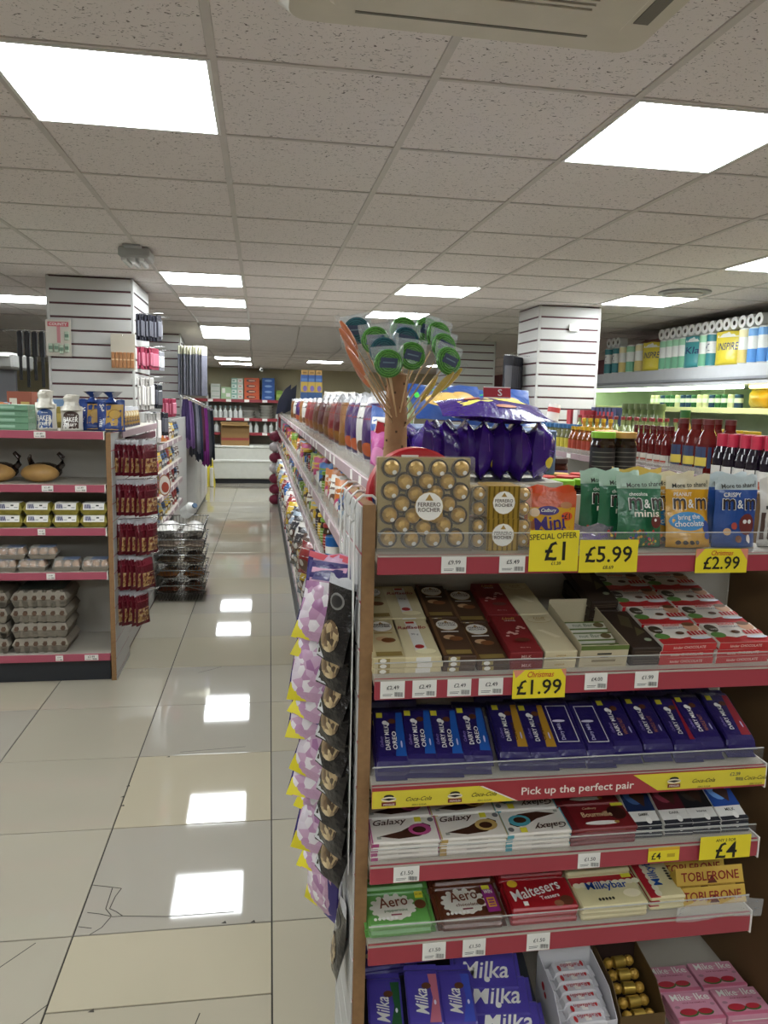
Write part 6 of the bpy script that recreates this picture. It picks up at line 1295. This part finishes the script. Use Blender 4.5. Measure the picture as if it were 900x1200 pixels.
# ================================================================ BACK WALL
bs=empty('wall_shelving','red-railed wall shelving with catering goods at the back of the shop','shelving')
YB=15.9
obj('back_panel',B().box(-1.6,.7,16.26,16.29,0,1.75,mat('8a857a',.6)),bs)
for x in (-1.05,.33): obj('upright',B().box(x-.02,x+.02,YB-.02,YB+.02,0,1.72 if x<0 else 1.35,mat('b0b0ac',.5)),bs)
for z in (1.63,1.255,.965):
    sh=obj('shelf',B().box(-1.6,.7,YB+.021,16.259,z-.03,z,SHELFM),bs); obj('price_rail',B().bev(-1.6,.7,YB-.03,YB-.021,z-.055,z+.005,.003,mat('96323a',.4)),sh)
    for k in range(6): obj('price_tag',B().box(-1.4+.36*k,-1.3+.36*k,YB-.034,YB-.0305,z-.05,z,WHITE),sh)
def bstack(c,w,h,x,n,label,gp,pr_):
    t_=flat('box','box',w,.2,h,card(c),[],pr_)
    for q in range(n): t_.put(TR(x,YB+.03,1.6305+(h+.001)*q),f'{label}, {ORD[q]} from the bottom',gp)
bstack('c8562a',.3,.108,-.17,4,'orange box stacked on the top back shelf','orange boxes',[('D',.45,.5,.32,.3,ink('5d2a1c')),('R',.3,.7,.4,.6,ink('d8a080'))])
bstack('2f5aa0',.25,.11,.16,4,'blue box stacked on the top back shelf','blue boxes',[('D',.5,.5,.3,.2,ink('7aa0d0'))])
bstack('8fb8a8',.115,.105,-.52,4,'teal carton in the left of two columns','teal cartons',[('R',.1,.9,.2,.8,ink('d0dcd4')),('R',.2,.6,.4,.6,ink('4a8a78'))])
bstack('b8c0b0',.115,.105,-.40,4,'pale carton in the right of two columns','pale cartons',[('R',.1,.9,.2,.8,ink('d8d0c8')),('R',.3,.7,.4,.6,ink('b07a6a'))])
bstack('c9ccc4',.18,.1,-.89,3,'white carton at the left end of the back shelf','white cartons',[('R',.1,.9,.5,.6,ink('7a9a7a'))])
bstack('a8c49a',.2,.24,-.68,1,'pale green chequered carton on the back shelf','green cartons',[('R',.1,.4,.5,.9,WHITE),('R',.5,.9,.2,.5,WHITE)])
bstack('7a9a3a',.13,.2,.38,1,'lime green carton at the right end of the back shelf','green cartons',[('R',.1,.9,.3,.6,ink('a8c060'))])
SB=mat('c9ccc8',.25)
sb=T('spray_bottle','bottle',B().lathe([(0,0),(.045,0),(.045,.13),(.02,.17),(.02,.2)],SB,10),[('cap',B().lathe([(.022,.2),(.022,.24),(0,.245)],mat('8a9a9a',.4),8))])
for q in range(7): sb.put(TR(-1.0+.1*q,YB+.09,1.2555),f'white bottle on the middle back shelf, {ORD[q]} from the left','white bottles')
pl=T('foil_tray','tray',B().lathe([(0,0),(.11,0),(.14,.05),(.145,.05)],mat('c9c8c0',.3,.5),14))
for q in range(5): pl.put(TR(.12,YB+.17,1.2555+.055*q),f'round pale tray stacked on the middle back shelf, {ORD[q]} from the bottom','round trays')
for q in range(3): pl.put(TR(-.25+.0*q,YB+.17,1.2555+.055*q),f'round pale tray in the low stack, {ORD[q]} from the bottom','round trays')
for q in range(6):
    x=(-1.0,-.88,-.2,-.08,.1,.22)[q]; sb.put(TR(x,YB+.1,.9655),f'white bottle on the lower back shelf, {ORD[q]} from the left','white bottles')
# chest freezer
fz=empty('chest_freezer','white chest freezer against the back shelving','freezer')
obj('body',B().bev(-1.0,.24,15.2,15.85,.09,.70,.015,mat('c6c6bc',.35)),fz); obj('trim_strip',B().bev(-1.0,.24,15.185,15.199,.43,.47,.004,mat('e4e4de',.3)),fz); obj('lid',B().bev(-1.01,.25,15.19,15.86,.701,.735,.008,mat('d2d2ca',.3)),fz); obj('plinth',B().box(-.95,.2,15.25,15.8,0,.089,DARK),fz); obj('lid_handle',B().bev(-.2,-.14,15.17,15.19,.7,.74,.004,mat('e4e4de',.3)),fz)
# cardboard box on the freezer
cb_=empty('cardboard_box','brown cardboard box with an open top on the freezer','box',loc=(-.5,15.5,.7355)); KR_=card('8a6a3c')
cb_.rotation_euler=(0,0,math.radians(6))
for nm,a in (('front_wall',(-.27,.27,-.18,-.17,0,.4)),('back_wall',(-.27,.27,.17,.18,0,.45)),('side_wall',(-.27,-.26,-.17,.17,0,.43)),('side_wall',(.26,.27,-.17,.17,0,.4)),('bottom',(-.26,.26,-.17,.17,0,.01))): obj(nm,B().box(*a,KR_),cb_)
obj('top_flap',B().box(-.27,.27,-.3,-.18,.395,.402,card('b8935a')),cb_); obj('red_tape',B().box(-.27,.27,-.1815,-.1805,.1,.15,ink('8c3a34')),cb_)
# wet floor sign
wsn=empty('wet_floor_sign','yellow folding wet-floor sign standing by the freezer','sign',loc=(-.95,14.6,0))
yy=mat('c9b82a',.4)
obj('front_panel',B().prism([(-.11,0,0),(.11,0,0),(.07,.12,.5),(-.07,.12,.5)],(0,.012,0),yy),wsn); obj('back_panel',B().prism([(-.11,.28,0),(.11,.28,0),(.07,.135,.5),(-.07,.135,.5)],(0,.012,0),yy),wsn); obj('white_cloth',B().bev(.02,.09,-.03,.0,.0,.36,.012,mat('d0ccc0',.8,bump=.5)),wsn)
# grey post right of the freezer
obj('grey_cabinet',B().bev(.30,.5,13.4,13.9,0,1.32,.006,mat('6a6c70',.4)).bev(.31,.49,13.39,13.399,.05,1.28,.003,mat('7d7f84',.4)),None,'grey upright cabinet at the far end behind the maroon bundles','cabinet')
# ceiling camera
cc_=empty('security_camera','small white security camera under the ceiling near the back wall','camera',loc=(.02,14.9,2.285))
obj('mount',B().lathe([(.03,0),(.03,-.02),(.012,-.025),(.012,-.06)],WHITE,10),cc_); obj('camera_body',B().bev(-.03,.03,-.1,.06,-.12,-.06,.01,mat('d0d0cc',.3)),cc_); obj('lens',B().lathe([(0,-.102),(.02,-.102),(.022,-.1)],BLACK,10,c=(0,0,-.09),axis='y'),cc_)
